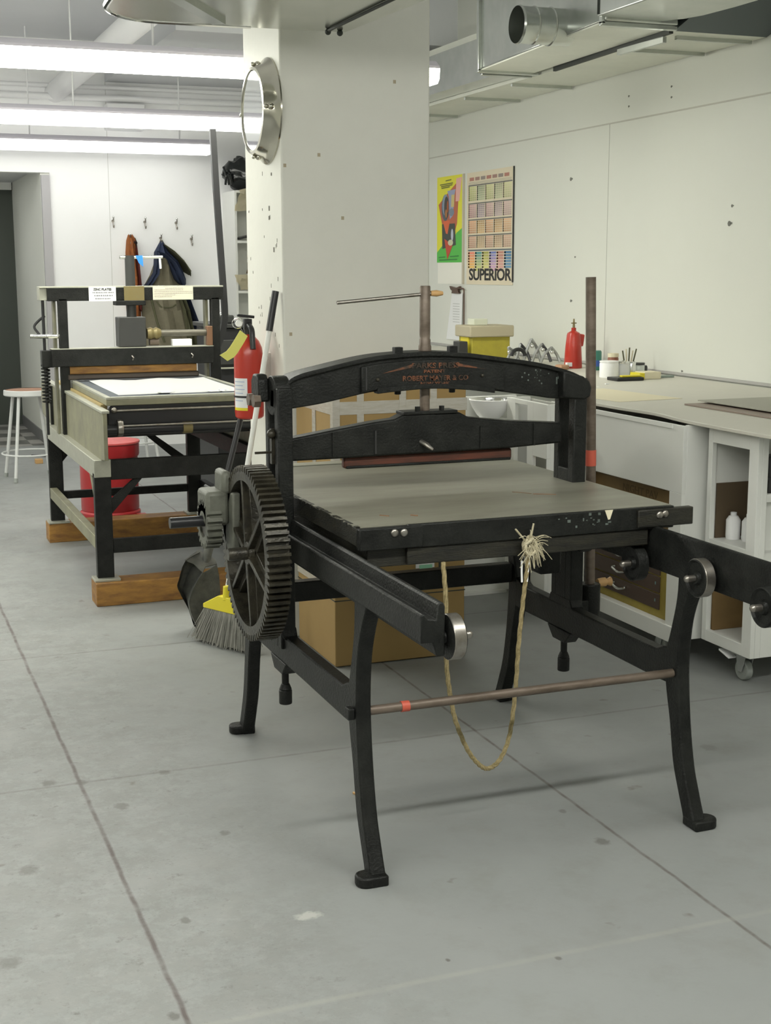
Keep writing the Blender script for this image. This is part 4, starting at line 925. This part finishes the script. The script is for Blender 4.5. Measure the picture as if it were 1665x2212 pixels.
# ------------------------------------------------------------------ bookshelf standing at the back wall, mostly behind the column
t = thing('bookshelf', 'tall white open bookshelf at the back wall, half hidden by the column', 'shelf', (2.4, 8.9, 0))
obj('side_panel', box(B(), 1.955, 1.975, 8.70, 9.095, 0, 2.22), WHITE, t, bev=.001)
obj('side_panel', box(B(), 2.85, 2.87, 8.70, 9.095, 0, 2.22), WHITE, t, bev=.001)
obj('back_panel', box(B(), 1.975, 2.85, 9.075, 9.095, 0, 2.22), WHITE, t)
for z in (.06, .48, .90, 1.345, 1.775, 2.20): obj('shelf_board', box(B(), 1.975, 2.85, 8.70, 9.075, z, z+.022), WHITE, t, bev=.001)
t = thing('bag', 'shiny black rubbish bag on top of the white bookshelf', 'bag', (2.05, 8.85, 2.222))
bm = B(); ball(bm, (2.12, 8.88, 2.37), .15, (1.5, .9, .96), 28, 18)
for v in bm.verts:
    c = v.co; c.z = max(c.z+.018*math.sin(c.x*55+c.z*31), 2.224); c.x += .014*math.sin(c.z*70+c.y*40); c.y += .012*math.sin(c.x*60+c.z*50)
obj('bag_body', bm, mat('shiny_black', (.012, .014, .014), .18), t)
for k in range(3): ps = smooth_line([(1.89+.03*k, 8.80, 2.42-.03*k), (1.90+.02*k, 8.76, 2.35), (1.90+.03*k, 8.78, 2.27)], 4); obj('fold', tube(B(), ps, .010, 6), mat('shiny_black'  , (.012, .014, .014), .18), t)
def crumple(x, y, z0, z1, hw, seedk, lean=0):
    rr = random.Random(seedk); rows = []
    bm = B()
    for i in range(6):
        z = z0+(z1-z0)*i/5; rows.append([bm.verts.new((x-hw+2*hw*j/4+rr.uniform(-.012, .012)+lean*i/5, y+rr.uniform(-.02, .02), z+rr.uniform(-.008, .008))) for j in range(5)])
    for a, b_ in zip(rows, rows[1:]):
        for k in range(4): bm.faces.new((a[k], a[k+1], b_[k+1], b_[k]))
    bmesh.ops.solidify(bm, geom=bm.faces[:], thickness=.003); return bm
tag(obj('crumpled_paper', crumple(2.03, 8.68, 2.05, 2.23, .075, 3, .05), CREAM), 'crumpled cream paper hanging below the black rubbish bag', 'paper')
tag(obj('crumpled_paper', crumple(2.07, 8.66, 1.37, 1.50, .085, 5, -.05), CREAM), 'crumpled cream paper sticking out of the middle shelf', 'paper')
tag(obj('brown_paper', crumple(2.09, 8.74, 1.52, 1.72, .02, 8), CRATE), 'strip of brown paper above the crumpled paper in the bookshelf', 'paper')
tag(obj('black_folder', box(B(), 1.985, 2.14, 8.66, 8.95, 1.822, 1.836, rot=(0, -.22, 0)), BLACKP), 'thin black folder tilted on a bookshelf board', 'folder')

# ------------------------------------------------------------------ counter along the right wall
ct = B()
fl = smooth_line([(1.815, .60), (1.79, 1.02), (1.80, 1.45), (1.84, 1.75), (1.825, 2.0), (1.82, 2.35), (1.80, 2.7)], 5)
prism(ct, [tuple(p) for p in fl]+[(2.25, 2.9), (2.25, 6.6), (2.98, 6.6), (2.98, .60)], 'z', .958, .972)
cn = obj('countertop', ct, COUNTER, bev=.002); tag(cn, 'long pale worktop with a wavy front edge along the right wall', 'countertop')

# near rolling cabinet, open front and open end
t = thing('rolling_cabinet', 'white open rolling cabinet at the right edge of the photo', 'cabinet', (2.1, 1.2, .1))
def w(nm, *a, m=WHITE, p=None, **k): return obj(nm, box(B(), *a), m, p or t, bev=.0015, **k)
cx0, cx1, cy0, cy1, cz0, cz1 = 1.85, 2.40, 1.06, 1.375, .115, .955
w('front_post', cx0, cx0+.02, cy1-.028, cy1, cz0, cz1); w('front_post', cx0, cx0+.02, cy0, cy0+.055, cz0, cz1)
w('top_rail', cx0, cx0+.02, cy0+.055, cy1-.028, .895, cz1); w('middle_rail', cx0, cx0+.02, cy0+.055, cy1-.028, .495, .522); w('bottom_rail', cx0, cx0+.02, cy0+.055, cy1-.028, cz0, .16)
w('far_side', cx0+.02, cx1, cy1-.016, cy1, cz0, cz1); w('end_backing', cx0+.05, cx1, cy0+.02, cy0+.028, .16, .415); w('shelf_board', cx0+.02, cx1, cy0+.03, cy1-.016, .505, .52); w('bottom_board', cx0+.02, cx1, cy0+.013, cy1-.016, cz0+.001, .15)
w('partition', cx0+.02, cx1, cy0+.17, cy0+.185, .52, .955) if False else None
w('end_post', cx0+.02, cx0+.045, cy0, cy0+.02, cz0, cz1); w('end_shelf', cx0+.045, cx1, cy0+.001, cy0+.03, .705, .735); w('end_panel', cx0+.045, cx1, cy0+.0005, cy0+.012, cz0, .42); w('end_panel', cx0+.045, cx1, cy0+.10, cy0+.112, .735, .95)
w('sloped_panel', cx0+.045, cx1, cy0+.03, cy0+.04, .42, .705)
w('back_panel', cx1, cx1+.015, cy0, cy1, cz0, cz1)
def caster(parent, x, y):
    bm = B(); cyl(bm, (x-.014, y, .042), (x+.014, y, .042), .040, seg=28); wl = obj('caster_wheel', bm, RUBBER, parent, bev=.004)
    bm = B(); box(bm, x-.045, x+.045, y-.035, y+.035, .106, .114)
    for s_ in (-1, 1): prism(bm, [(y-.035, .108), (y+.03, .108), (y+.012, .035), (y-.012, .035)], 'x', x+s_*.019-.0015, x+s_*.019+.0015)
    fk = obj('caster_fork', bm, mat('zinc', (.45, .47, .46), .4, .6), parent, bev=.001)
    obj('brake_lever', box(B(), x-.05, x-.015, y+.03, y+.10, .088, .096, rot=(.25, 0, 0)), PAPER, fk, bev=.002)
caster(t, 1.905, 1.165); caster(t, 2.32, 1.165)
tag(obj('brown_insert', box(B(), 1.88, 2.35, 1.351, 1.3585, .5205, .735), mat('dark_gap', (.10, .07, .04), .7), bev=.001), 'dark brown sheet standing in for the dark gap behind the white bottles', 'board')  # added sheet, its dark colour stands in for the shaded open gap
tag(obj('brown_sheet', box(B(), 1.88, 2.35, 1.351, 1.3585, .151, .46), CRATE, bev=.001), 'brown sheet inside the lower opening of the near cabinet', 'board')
tag(obj('brown_insert', box(B(), 2.27, 2.44, 1.46, 2.3, .146, .62), CRATE, bev=.002), 'brown carton behind the drawer chest, seen between the two white cabinets', 'box')
for k, (x, y) in enumerate(((1.935, 1.315), (1.965, 1.255))):
    bt_ = thing('bottle', ('white bottle nearer the far post in the white cabinet', 'white bottle nearer the camera in the white cabinet')[k], 'bottle', (x, y, .52))
    obj('body', lathe(B(), [(0, .5205), (.026, .5205), (.028, .53), (.028, .595), (.018, .61), (0, .612)], (x, y, 0), 'z', 18), PAPER, bt_); obj('cap', lathe(B(), [(0, .61), (.012, .61), (.012, .625), (0, .626)], (x, y, 0), 'z', 14), LABELM, bt_)
tag(obj('yellow_hose', tube(B(), smooth_line([(2.0, 1.33, .42), (1.99, 1.30, .33), (2.0, 1.22, .26), (2.06, 1.14, .22), (2.12, 1.12, .17)], 5), .006, 8), GOLD), 'thin yellow hose inside the lower opening of the near cabinet', 'hose')
bm = B(); box(bm, 1.91, 2.1, 1.075, 1.155, .736, .87)
gd = thing('grey_device', 'dark grey device on the end shelf of the near white cabinet', 'device', (2.0, 1.1, .735)); obj('case', bm, GREYM, gd, bev=.006); obj('drawer_line', box(B(), 1.90, 2.1, 1.068, 1.078, .785, .795), BLACKP, gd)

# middle cabinet with the drawer chest
t = thing('rolling_cabinet', 'white rolling cabinet holding the brown drawer chest', 'cabinet', (2.05, 1.9, .1))
w('apron_board', 1.770, 1.786, 1.425, 2.50, .688, .952)
w('top_band', 1.764, 1.771, 1.50, 2.50, .935, .955)
w('front_post', 1.770, 1.786, 1.425, 1.512, .10, .688); w('front_post', 1.770, 1.786, 2.20, 2.50, .10, .688)
w('bottom_rail', 1.762, 1.80, 1.425, 2.50, .085, .150)
w('end_panel', 1.786, 1.985, 1.425, 1.44, .10, .955); w('end_panel', 1.985, 2.45, 1.425, 1.44, .66, .955); w('end_foot', 1.985, 2.45, 1.425, 1.44, .085, .16)
w('bottom_board', 1.80, 2.45, 1.44, 2.50, .120, .145); w('back_panel', 2.45, 2.465, 1.425, 2.50, .10, .955); w('far_side', 1.786, 2.45, 2.485, 2.50, .10, .955)
bm = B(); cyl(bm, (1.955, 1.421, .80), (1.955, 1.421, .90), .007, seg=10)
for z in (.79, .91): ball(bm, (1.955, 1.421, z), .011)
box(bm, 1.935, 1.965, 1.418, 1.4255, .80, .90); obj('latch_hinge', bm, mat('dark_chrome', (.22, .21, .25), .2, 1), t, bev=.001)
caster(t, 1.82, 1.60); caster(t, 1.82, 2.42)
ch = thing('drawer_chest', 'small brown chest of drawers with gold edging and chrome handles', 'chest of drawers', (2.0, 1.9, .15))
obj('case', box(B(), 1.800, 2.25, 1.545, 2.19, .148, .478), GOLD, ch, bev=.002)
zs = [.180, .250, .322, .394, .466]
for k in range(4):
    d_ = obj('drawer', box(B(), 1.794, 1.806, 1.60, 2.15, zs[k]+.003, zs[k+1]-.003), BROWN, ch, bev=.0015)
    zc = (zs[k]+zs[k+1])/2+.004
    obj('handle', tube(B(), smooth_line([(1.793, 1.855, zc+.006), (1.781, 1.850, zc+.002), (1.779, 1.885, zc-.007), (1.779, 1.915, zc-.007), (1.781, 1.950, zc+.002), (1.793, 1.945, zc+.006)], 4), .0055, 8), CHROME, d_)
    obj('sticker', box(B(), 1.7935, 1.7945, 1.625, 1.632, zc-.006, zc+.006), TEAL, d_)
cr = tag(obj('brown_insert', box(B(), 1.84, 2.2, 1.56, 2.30, .480, .665), CRATE, bev=.003), 'long flat brown carton lying on the drawer chest', 'box')
tb = text_bm('NIGHT PAV', .045, face_mx(1.839, 1.84, .632), .0005, xs=1.2); obj('faint_writing', tb, mat('faint_marker', (.13, .085, .035), .7), cr, smooth=False)

# far cabinet
t = thing('rolling_cabinet', 'white cabinet with narrow openings, seen through the press frame', 'cabinet', (1.85, 2.6, .1))
ux = 1.62
w('front_post', ux, ux+.018, 2.575, 2.660, .10, .965); w('front_post', ux, ux+.018, 2.395, 2.452, .10, .965); w('front_panel', ux, ux+.018, 2.20 + .06, 2.395, .725, .965)
w('top_rail', ux, ux+.018, 2.452, 2.575, .945, .965); w('low_post', ux, ux+.018, 2.26-.03+.03, 2.262, .10, .725) ; w('low_rail', ux, ux+.018, 2.262, 2.575, .10, .30)
w('back_panel', 1.735, 1.75, 2.26, 2.66, .10, .955, m=GREYPANEL); w('side_panel', ux+.018, 1.735, 2.645, 2.66, .10, .965); w('side_panel', ux+.018, 1.735, 2.26, 2.275, .10, .965); w('shelf_board', ux+.018, 1.735, 2.275, 2.645, .625, .64)
tag(obj('wooden_ball', ball(B(), (1.68, 2.32, .669), .028), LIGHTWOOD), 'small pale wooden knob on the shelf of the far white cabinet', 'knob')
for x in (1.64, 1.72):
    for y in (2.29, 2.62): obj('foot_block', box(B(), x-.012, x+.012, y-.012, y+.012, 0, .10), WHITE, t)
t = thing('low_partition', 'plain grey-white end panel standing left of the far cabinet', 'panel', (1.45, 2.85, 0))
obj('panel', box(B(), 1.15, 1.76, 2.84, 2.86, .003, .955), WHITE, t, bev=.002); obj('foot', box(B(), 1.2, 1.7, 2.80, 2.90, 0, .012), WHITE, t); obj('ledge', box(B(), 1.46, 1.72, 2.70, 2.84, .838, .852), WHITE, t)
t = thing('mixing_bowl', 'steel mixing bowl with white underside beside the far cabinet', 'bowl', (1.585, 2.765, .85))
obj('bowl', lathe(B(), [(.095, .951), (.088, .948), (.082, .92), (.06, .885), (.035, .870), (0, .868)], (1.575, 2.745, 0), 'z', 36, cap=False), CHROME, t)
obj('shell', lathe(B(), [(.095, .951), (.100, .949), (.086, .915), (.062, .876), (.036, .856), (.03, .852), (0, .852)], (1.575, 2.745, 0), 'z', 36, cap=False), PAPER, t)
obj('round_foot', ball(B(), (1.55, 2.70, .925), .010), CHROME, t)

# ------------------------------------------------------------------ things on the counter
CZ = .9725
t = thing('storage_box', 'yellow box with a beige lid on the counter under the clipboard', 'box', (2.55, 5.0, CZ))
obj('body', box(B(), 2.45, 2.715, 4.86, 5.06, CZ, 1.14), mat('mustard_box', (.42, .36, .04), .6, noise=.5, nscale=20, col2=(.33, .28, .04)), t, bev=.003)
obj('lid', box(B(), 2.428, 2.735, 4.84, 5.08, 1.125, 1.197), mat('beige_lid', (.46, .41, .29), .6), t, bev=.008)
obj('side_stripe', box(B(), 2.443, 2.452, 4.90, 5.02, CZ, 1.125), YELLOW, t)
tag(obj('small_box', box(B(), 2.49, 2.585, 4.92, 5.02, 1.1975, 1.237), mat('pale_green_box', (.66, .68, .56), .6), bev=.003), 'small pale green box on top of the beige lid', 'box')
tag(obj('dark_tin', box(B(), 2.36, 2.42, 4.86, 4.95, CZ, 1.10), GREYM, bev=.004), 'dark tin beside the yellow box, behind the press crosshead', 'tin')
# plier-like spring clamps in a heap
for k in range(5):
    x, y, z = 2.60+.045*k, 4.62-.03*k, CZ+.07
    c = thing('spring_clamp', ('grey metal clamp at the left of the clamp heap', 'second metal clamp in the heap on the counter', 'middle clamp standing highest in the heap', 'metal clamp leaning right in the heap', 'rightmost grey metal clamp, lying lowest')[k], 'clamp', (x, y, CZ), 'metal clamps in a heap')
    a = (-.5, .1, .5, .9, 1.1)[k]; dx, dz = math.sin(a), math.cos(a)
    bm = B(); h = (.10, .12, .15, .12, .10)[k]
    tube(bm, smooth_line([(x-.03, y, CZ+.009), (x-.01, y-.01, CZ+h*.6), (x+dx*.04, y-.01, CZ+h)], 5), .009, 8)
    obj('handle', bm, mat('clamp_grey', (.38, .39, .38), .35, .6), c)
    obj('jaw', tube(B(), smooth_line([(x+dx*.04, y-.01, CZ+h), (x+.05+dx*.03, y, CZ+h*.6), (x+.07+dx*.03, y-.015, CZ+.010)], 5), .010, 8), mat('clamp_dark', (.12, .12, .13), .35, .6) if k % 2 else mat('clamp_grey', (0, 0, 0)), c)
    obj('pivot', ball(B(), (x+dx*.04, y-.022, CZ+h*.72), .012), CHROME, c)
tag(obj('black_loop', tube(B(), [(2.62+.045*math.cos(a), 4.55, CZ+.05+.04*math.sin(a)) for a in [PI*k/10 for k in range(11)]], .012, 8), BLACKP), 'black curved strap in front of the clamp heap', 'strap')
tag(obj('wooden_block', box(B(), 2.62, 2.68, 4.0, 4.08, CZ, 1.0), mat('brick_brown', (.42, .24, .14), .6), bev=.01), 'small brown block between the clamps and the red can', 'block')
# red plunger can
c_ = Vector((2.765, 4.12, 0))
t = thing('plunger_can', 'tall red safety can with a brass nozzle on the counter', 'can', (c_.x, c_.y, CZ))
obj('body', lathe(B(), [(0, CZ), (.052, CZ), (.054, CZ+.006), (.047, 1.10), (.040, 1.165), (.036, 1.178), (.014, 1.190), (.014, 1.208), (0, 1.209)], c_, 'z', 32), RED, t)
obj('spout_arm', box(B(), c_.x+.015, c_.x+.066, c_.y-.014, c_.y+.014, 1.10, 1.172, rot=(0, .15, 0)), RED, t, bev=.008)
bm = B(); cyl(bm, c_+Vector((0, 0, 1.205)), c_+Vector((0, 0, 1.26)), .008, .004, 12); box(bm, c_.x-.016, c_.x+.016, c_.y-.004, c_.y+.004, 1.232, 1.238); obj('nozzle', bm, BRASS, t)
obj('white_label', box(B(), c_.x-.062, c_.x-.030, c_.y-.045, c_.y-.02, .985, 1.008), PAPER, t)
def jar(x, y, r, z1, m, lab, nm='jar', cat='jar', lidm=None, lid=0):
    t = thing(nm, lab, cat, (x, y, CZ)); obj('body', lathe(B(), [(0, CZ), (r, CZ), (r*1.02, CZ+.005), (r*1.02, z1-.008), (r*.9, z1), (0, z1)], (x, y, 0), 'z', 24), m, t)
    if lidm: obj('lid', lathe(B(), [(0, z1-.001), (r*1.03, z1-.001), (r*1.03, z1+lid), (0, z1+lid)], (x, y, 0), 'z', 24), lidm, t)
    return t
j = jar(2.80, 3.93, .040, 1.085, JARG, 'green jar with a blue band, half behind the lever bar')
obj('blue_band', lathe(B(), [(.0415, .995), (.0415, 1.03), (.040, 1.03), (.040, .995)], (2.80, 3.93, 0), 'z', 24, cap=False), JARB, j)
jar(2.80, 3.72, .030, 1.06, mat('brown_jar', (.25, .09, .05), .4), 'brown jar right behind the lever bar, left of the white tubs', lidm=CREAM, lid=.02)
jar(2.84, 3.62, .038, 1.035, mat('terracotta', (.30, .12, .08), .5), 'red-brown pot under the dried brushes', 'pot', 'pot')
bb_ = thing('brush', 'upright brushes standing in the red-brown pot', 'brush', (2.84, 3.62, 1.03))
for k in range(5): obj('brush_handle', tube(B(), [(2.84+.01*k-.02, 3.62, 1.0), (2.83+.022*k-.03, 3.62, 1.10+.008*(k % 3))], .004, 6), CREAM if k % 2 else OLIVE, bb_)
jar(2.60, 3.42, .050, 1.055, PAPER, 'big white tub closest to the lever bar', 'tub', 'tub', PAPER, .006)
jar(2.69, 3.43, .036, 1.045, LABELM, 'clear white jar beside the big white tub', lidm=CHROME, lid=.012)
jar(2.76, 3.46, .026, 1.05, CHROME, 'slim metal tin right of the white jars', 'tin', 'tin')
jar(2.83, 3.50, .034, 1.03, mat('pale_glass', (.60, .64, .60), .2), 'pale glass jar nearest the wall behind the yellow box', lidm=GREYM, lid=.010)
jar(2.89, 3.56, .030, 1.02, GREYM, 'dark grey tin at the right end of the jar group', 'tin', 'tin')
tag(obj('black_case', box(B(), 2.50, 2.66, 3.16, 3.27, CZ, .990), BLACKP, bev=.004), 'flat black case in front of the white tubs', 'case')
tag(obj('yellow_knife', box(B(), 2.54, 2.66, 3.18, 3.21, .991, 1.0), YELLOW, bev=.003), 'yellow knife lying on the flat black case', 'knife')
t = thing('small_carton', 'cream carton with a yellow end beside the flat black case', 'box', (2.73, 3.28, CZ))
obj('body', box(B(), 2.70, 2.80, 3.22, 3.32, CZ, 1.010), CREAM, t, bev=.002); obj('yellow_end', box(B(), 2.67, 2.70, 3.22, 3.32, CZ, 1.006), YELLOW, t, bev=.002)
tag(obj('green_file', box(B(), 2.82, 2.92, 3.28, 3.31, CZ, .984), mat('grey_green', (.25, .30, .27), .5), bev=.002), 'small grey-green tool lying right of the cream carton', 'tool')
tag(obj('white_chip', box(B(), 2.35, 2.37, 3.02, 3.03, CZ, .977), PAPER), 'tiny white chip on the counter right of the lever bar', 'chip')
# dark boards
BD = (('dark_board', (2.12, 2.75, 1.0, 1.96), CZ, .979, mat('brown_board', (.28, .22, .18), .5), 'lowest brown board of the stack on the counter at right'),
      ('black_board', (2.24, 2.80, .95, 1.78), .9795, .985, BLACKP, 'black board in the middle of the stack on the counter'),
      ('grey_board', (2.20, 2.85, 1.10, 1.98), .9855, .990, mat('grey_board', (.36, .35, .29), .5), 'topmost grey board of the stack on the counter'))
for nm, (x0, x1, y0, y1), z0, z1, m_, lab in BD: tag(obj(nm, box(B(), x0, x1, y0, y1, z0, z1), m_, bev=.001), lab, 'board')
tag(obj('paper_sheet', box(B(), 1.90, 2.25, 2.20, 2.80, .9725, .9735, rot=(0, 0, .1)), CREAM), 'cream sheet lying on the counter behind the lever bar', 'paper')

# ------------------------------------------------------------------ posters and clipboard on the right wall
def wq(y0, y1, z0, z1, x): return [(x, y0, z0), (x, y1, z0), (x, y1, z1), (x, y0, z1)]
YA, YZ, ZA, ZZ = 6.158, 5.405, 1.440, 2.224     # left/right edge, bottom/top of the colour chart
t = thing('poster', 'colour chart poster with rows of small swatches and bold SUPERIOR lettering', 'poster', (3.0, 5.78, 1.83))
obj('sheet', box(B(), 2.9965, 2.9985, YZ, YA, ZA, ZZ), mat('aged_paper', (.74, .66, .50), .7), t)
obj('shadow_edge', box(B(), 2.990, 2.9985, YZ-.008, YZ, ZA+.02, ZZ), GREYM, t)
W_, H_ = YA-YZ, ZZ-ZA
def P2(u, v, x=2.9958): return (x, YA-u*W_, ZZ-v*H_)
quads = []; rr = random.Random(4)
def lerp(a, b_, f): return tuple(a[i]*(1-f)+b_[i]*f for i in range(3))
def sw(u0, u1, v0, v1, c): quads.append(([P2(u0, v1), P2(u1, v1), P2(u1, v0), P2(u0, v0)], c))
bands = [(.12, .26, 7, (.42, .50, .10), (.12, .30, .28), (.70, .68, .42)), (.28, .41, 7, (.50, .20, .24), (.16, .22, .38), (.66, .52, .48)), (.425, .55, 6, (.72, .32, .16), (.60, .46, .14), (.74, .50, .30)), (.565, .68, 6, (.60, .30, .20), (.52, .46, .18), (.66, .46, .34))]
for v0, v1, n, ca, cb2, cc2 in bands:
    sw(.035, .975, v0-.008, v0+.002, (.14, .14, .13))
    for r_ in range(n):
        a0 = v0+.006+(v1-v0-.01)*r_/n; a1 = a0+(v1-v0)/n*.72
        for g_ in range(5):
            base = lerp(lerp(ca, cb2, (g_ % 2)*.75), cc2, .12+.14*g_)
            for q in range(4):
                u0 = .04+g_*.187+q*.044; f = q/3
                c = lerp(base, cc2, .25+.35*f if g_ % 2 == 0 else .15+.3*f); k_ = .75+.35*(r_/n if g_ % 2 else 1-r_/n)
                sw(u0, u0+.040, a0, a1, tuple(min(1, x*k_) for x in c))
            sw(.04+g_*.187, .04+g_*.187+.018, a0, a1, tuple(x*.35 for x in base))
sw(.035, .975, .688, .70, (.10, .14, .17))
cols = [(.85, .28, .18), (.10, .35, .34), (.42, .42, .10), (.20, .25, .55), (.55, .26, .20), (.08, .22, .40)]; cole = [(.90, .62, .15), (.70, .72, .25), (.80, .75, .30), (.75, .45, .60), (.80, .45, .40), (.25, .45, .62)]
for g_ in range(6):
    for r_ in range(7):
        if r_ == 6 and g_ in (0, 5): continue
        c = lerp(cols[g_], cole[g_], r_/6 if g_ != 5 else r_/10); u0 = .04+g_*.157; sw(u0, u0+.145, .708+r_*.025, .728+r_*.025, c); sw(u0, u0+.03, .712+r_*.025, .726+r_*.025, tuple(x*.5 for x in c))
for k in range(7): sw(.06+k*.125, .06+k*.125+.10, .045+.0*k, .075, lerp((.45, .20, .15), (.30, .25, .22), (k % 3)/2))
for r_ in range(3): sw(.04, .96, .088+r_*.009, .091+r_*.009, (.40, .38, .30))
colour_quads('swatches', quads, t)
tb = text_bm('SUPERIOR', .112, Matrix.Identity(4), .0005, bold=.0030, spacing=.95)
wx = max(v.co.x for v in tb.verts)-min(v.co.x for v in tb.verts)
tb.transform(face_mx(2.9955, (YA+YZ)/2-.012, ZA+.066) @ Matrix.Diagonal((.69/wx, 1, 1, 1))); obj('lettering', tb, INK, t, smooth=False)
# yellow and green poster, generic shapes
t = thing('poster', 'yellow and green poster with a red pointed figure, left of the colour chart', 'poster', (3.0, 6.46, 1.91))
YA, YZ, ZA, ZZ = 6.700, 6.224, 1.597, 2.225; W_, H_ = YA-YZ, ZZ-ZA
obj('sheet', box(B(), 2.9965, 3.0, YZ, YA, ZA, ZZ), mat('poster_yellow', (.78, .74, .05), .6), t)
lay_ = [0]
def poly(pts, c):
    lay_[0] += 1; x = 2.9962-.00012*lay_[0]
    quads.append(([P2(u, v, x) for u, v in pts][::-1], c))
quads = []
poly([(0, .88), (.22, .80), (.72, .68), (.76, .66), (1, .60), (1, 1), (0, 1)], (.10, .50, .08))
poly([(.75, .09), (.86, .07), (.78, .55), (.42, .97), (.20, .55), (.06, .32), (.40, .20)], (.50, .14, .07))
poly([(.74, .04), (.95, .03), (.86, .30), (.72, .30)], (.80, .45, .40))
poly([(.40, .17), (.72, .16), (.68, .22), (.62, .46), (.50, .50), (.46, .24)], (.32, .36, .52))
poly([(.56, .22), (.68, .22), (.66, .36), (.55, .36)], (.62, .52, .22))
def ell(u, v, a, b_, c, n=18): poly([(u+a*math.cos(2*PI*k/n), v+b_*math.sin(2*PI*k/n)) for k in range(n)], c)
ell(.33, .36, .15, .155, (.09, .11, .14)); ell(.33, .33, .12, .125, (.26, .33, .42)); ell(.37, .36, .09, .13, (.07, .06, .05)); ell(.42, .35, .035, .07, (.38, .10, .03)); ell(.36, .43, .04, .05, (.42, .18, .06)); ell(.57, .42, .10, .045, (.20, .25, .32))
poly([(.20, .55), (.70, .55), (.74, .80), (.22, .84)], (.06, .07, .06)); poly([(.24, .52), (.52, .51), (.42, .67), (.36, .66)], (.70, .14, .05))
ell(.60, .68, .045, .07, (.55, .58, .68)); poly([(.30, .72), (.62, .80), (.42, .97)], (.55, .08, .04)); ell(.54, .77, .10, .035, (.62, .62, .42))
for k, (u0, u1, v) in enumerate(((.34, .56, .045), (.12, .62, .085), (.16, .60, .105), (.18, .50, .125), (.08, .34, .935), (.52, .86, .925), (.10, .80, .965))): poly([(u0, v), (u1, v-.006), (u1, v+.006), (u0, v+.012)], (.16, .17, .04) if k < 4 else (.04, .22, .05))
colour_quads('printed_shapes', quads, t)
obj('paper_below', box(B(), 2.9972, 3.0, YZ, YA-.015, 1.44, ZA), mat('cream_wallpaper', (.84, .83, .76), .7), t, label='blank cream strip below the picture')
obj('curled_edge', box(B(), 2.988, 3.0, YZ-.022, YZ, 1.44, ZZ), mat('edge_beige', (.56, .52, .42), .7), t)
t = thing('clipboard', 'white sheet hanging from a brown spring clip on the right wall', 'clipboard', (3.0, 6.3, 1.25))
obj('sheet', prism(B(), [(6.40, 1.375), (6.21, 1.375), (6.23, 1.03), (6.50, 1.03)], 'x', 2.990, 2.9925), LABELM, t)
bm = B()
for k in range(8): box(bm, 2.9890, 2.9902, 6.26, 6.38, 1.16+.019*k, 1.166+.019*k)
obj('faint_print', bm, mat('faint_grey', (.55, .56, .56), .7), t, smooth=False, kind='stuff')
CLIPM = mat('clip_brown', (.14, .09, .07), .4, .4)
bm = B(); prism(bm, [(6.42, 1.425), (6.40, 1.40), (6.37, 1.39), (6.38, 1.372), (6.24, 1.372), (6.27, 1.39), (6.27, 1.40), (6.24, 1.41), (6.24, 1.425), (6.30, 1.412)], 'x', 2.975, 2.994); obj('clip', bm, CLIPM, t, bev=.002)
obj('hanging_wire', tube(B(), smooth_line([(2.985, 6.28, 1.405), (2.985, 6.20, 1.408), (2.985, 6.175, 1.395), (2.985, 6.172, 1.30), (2.985, 6.172, 1.06)], 5), .0055, 8), CLIPM, t)
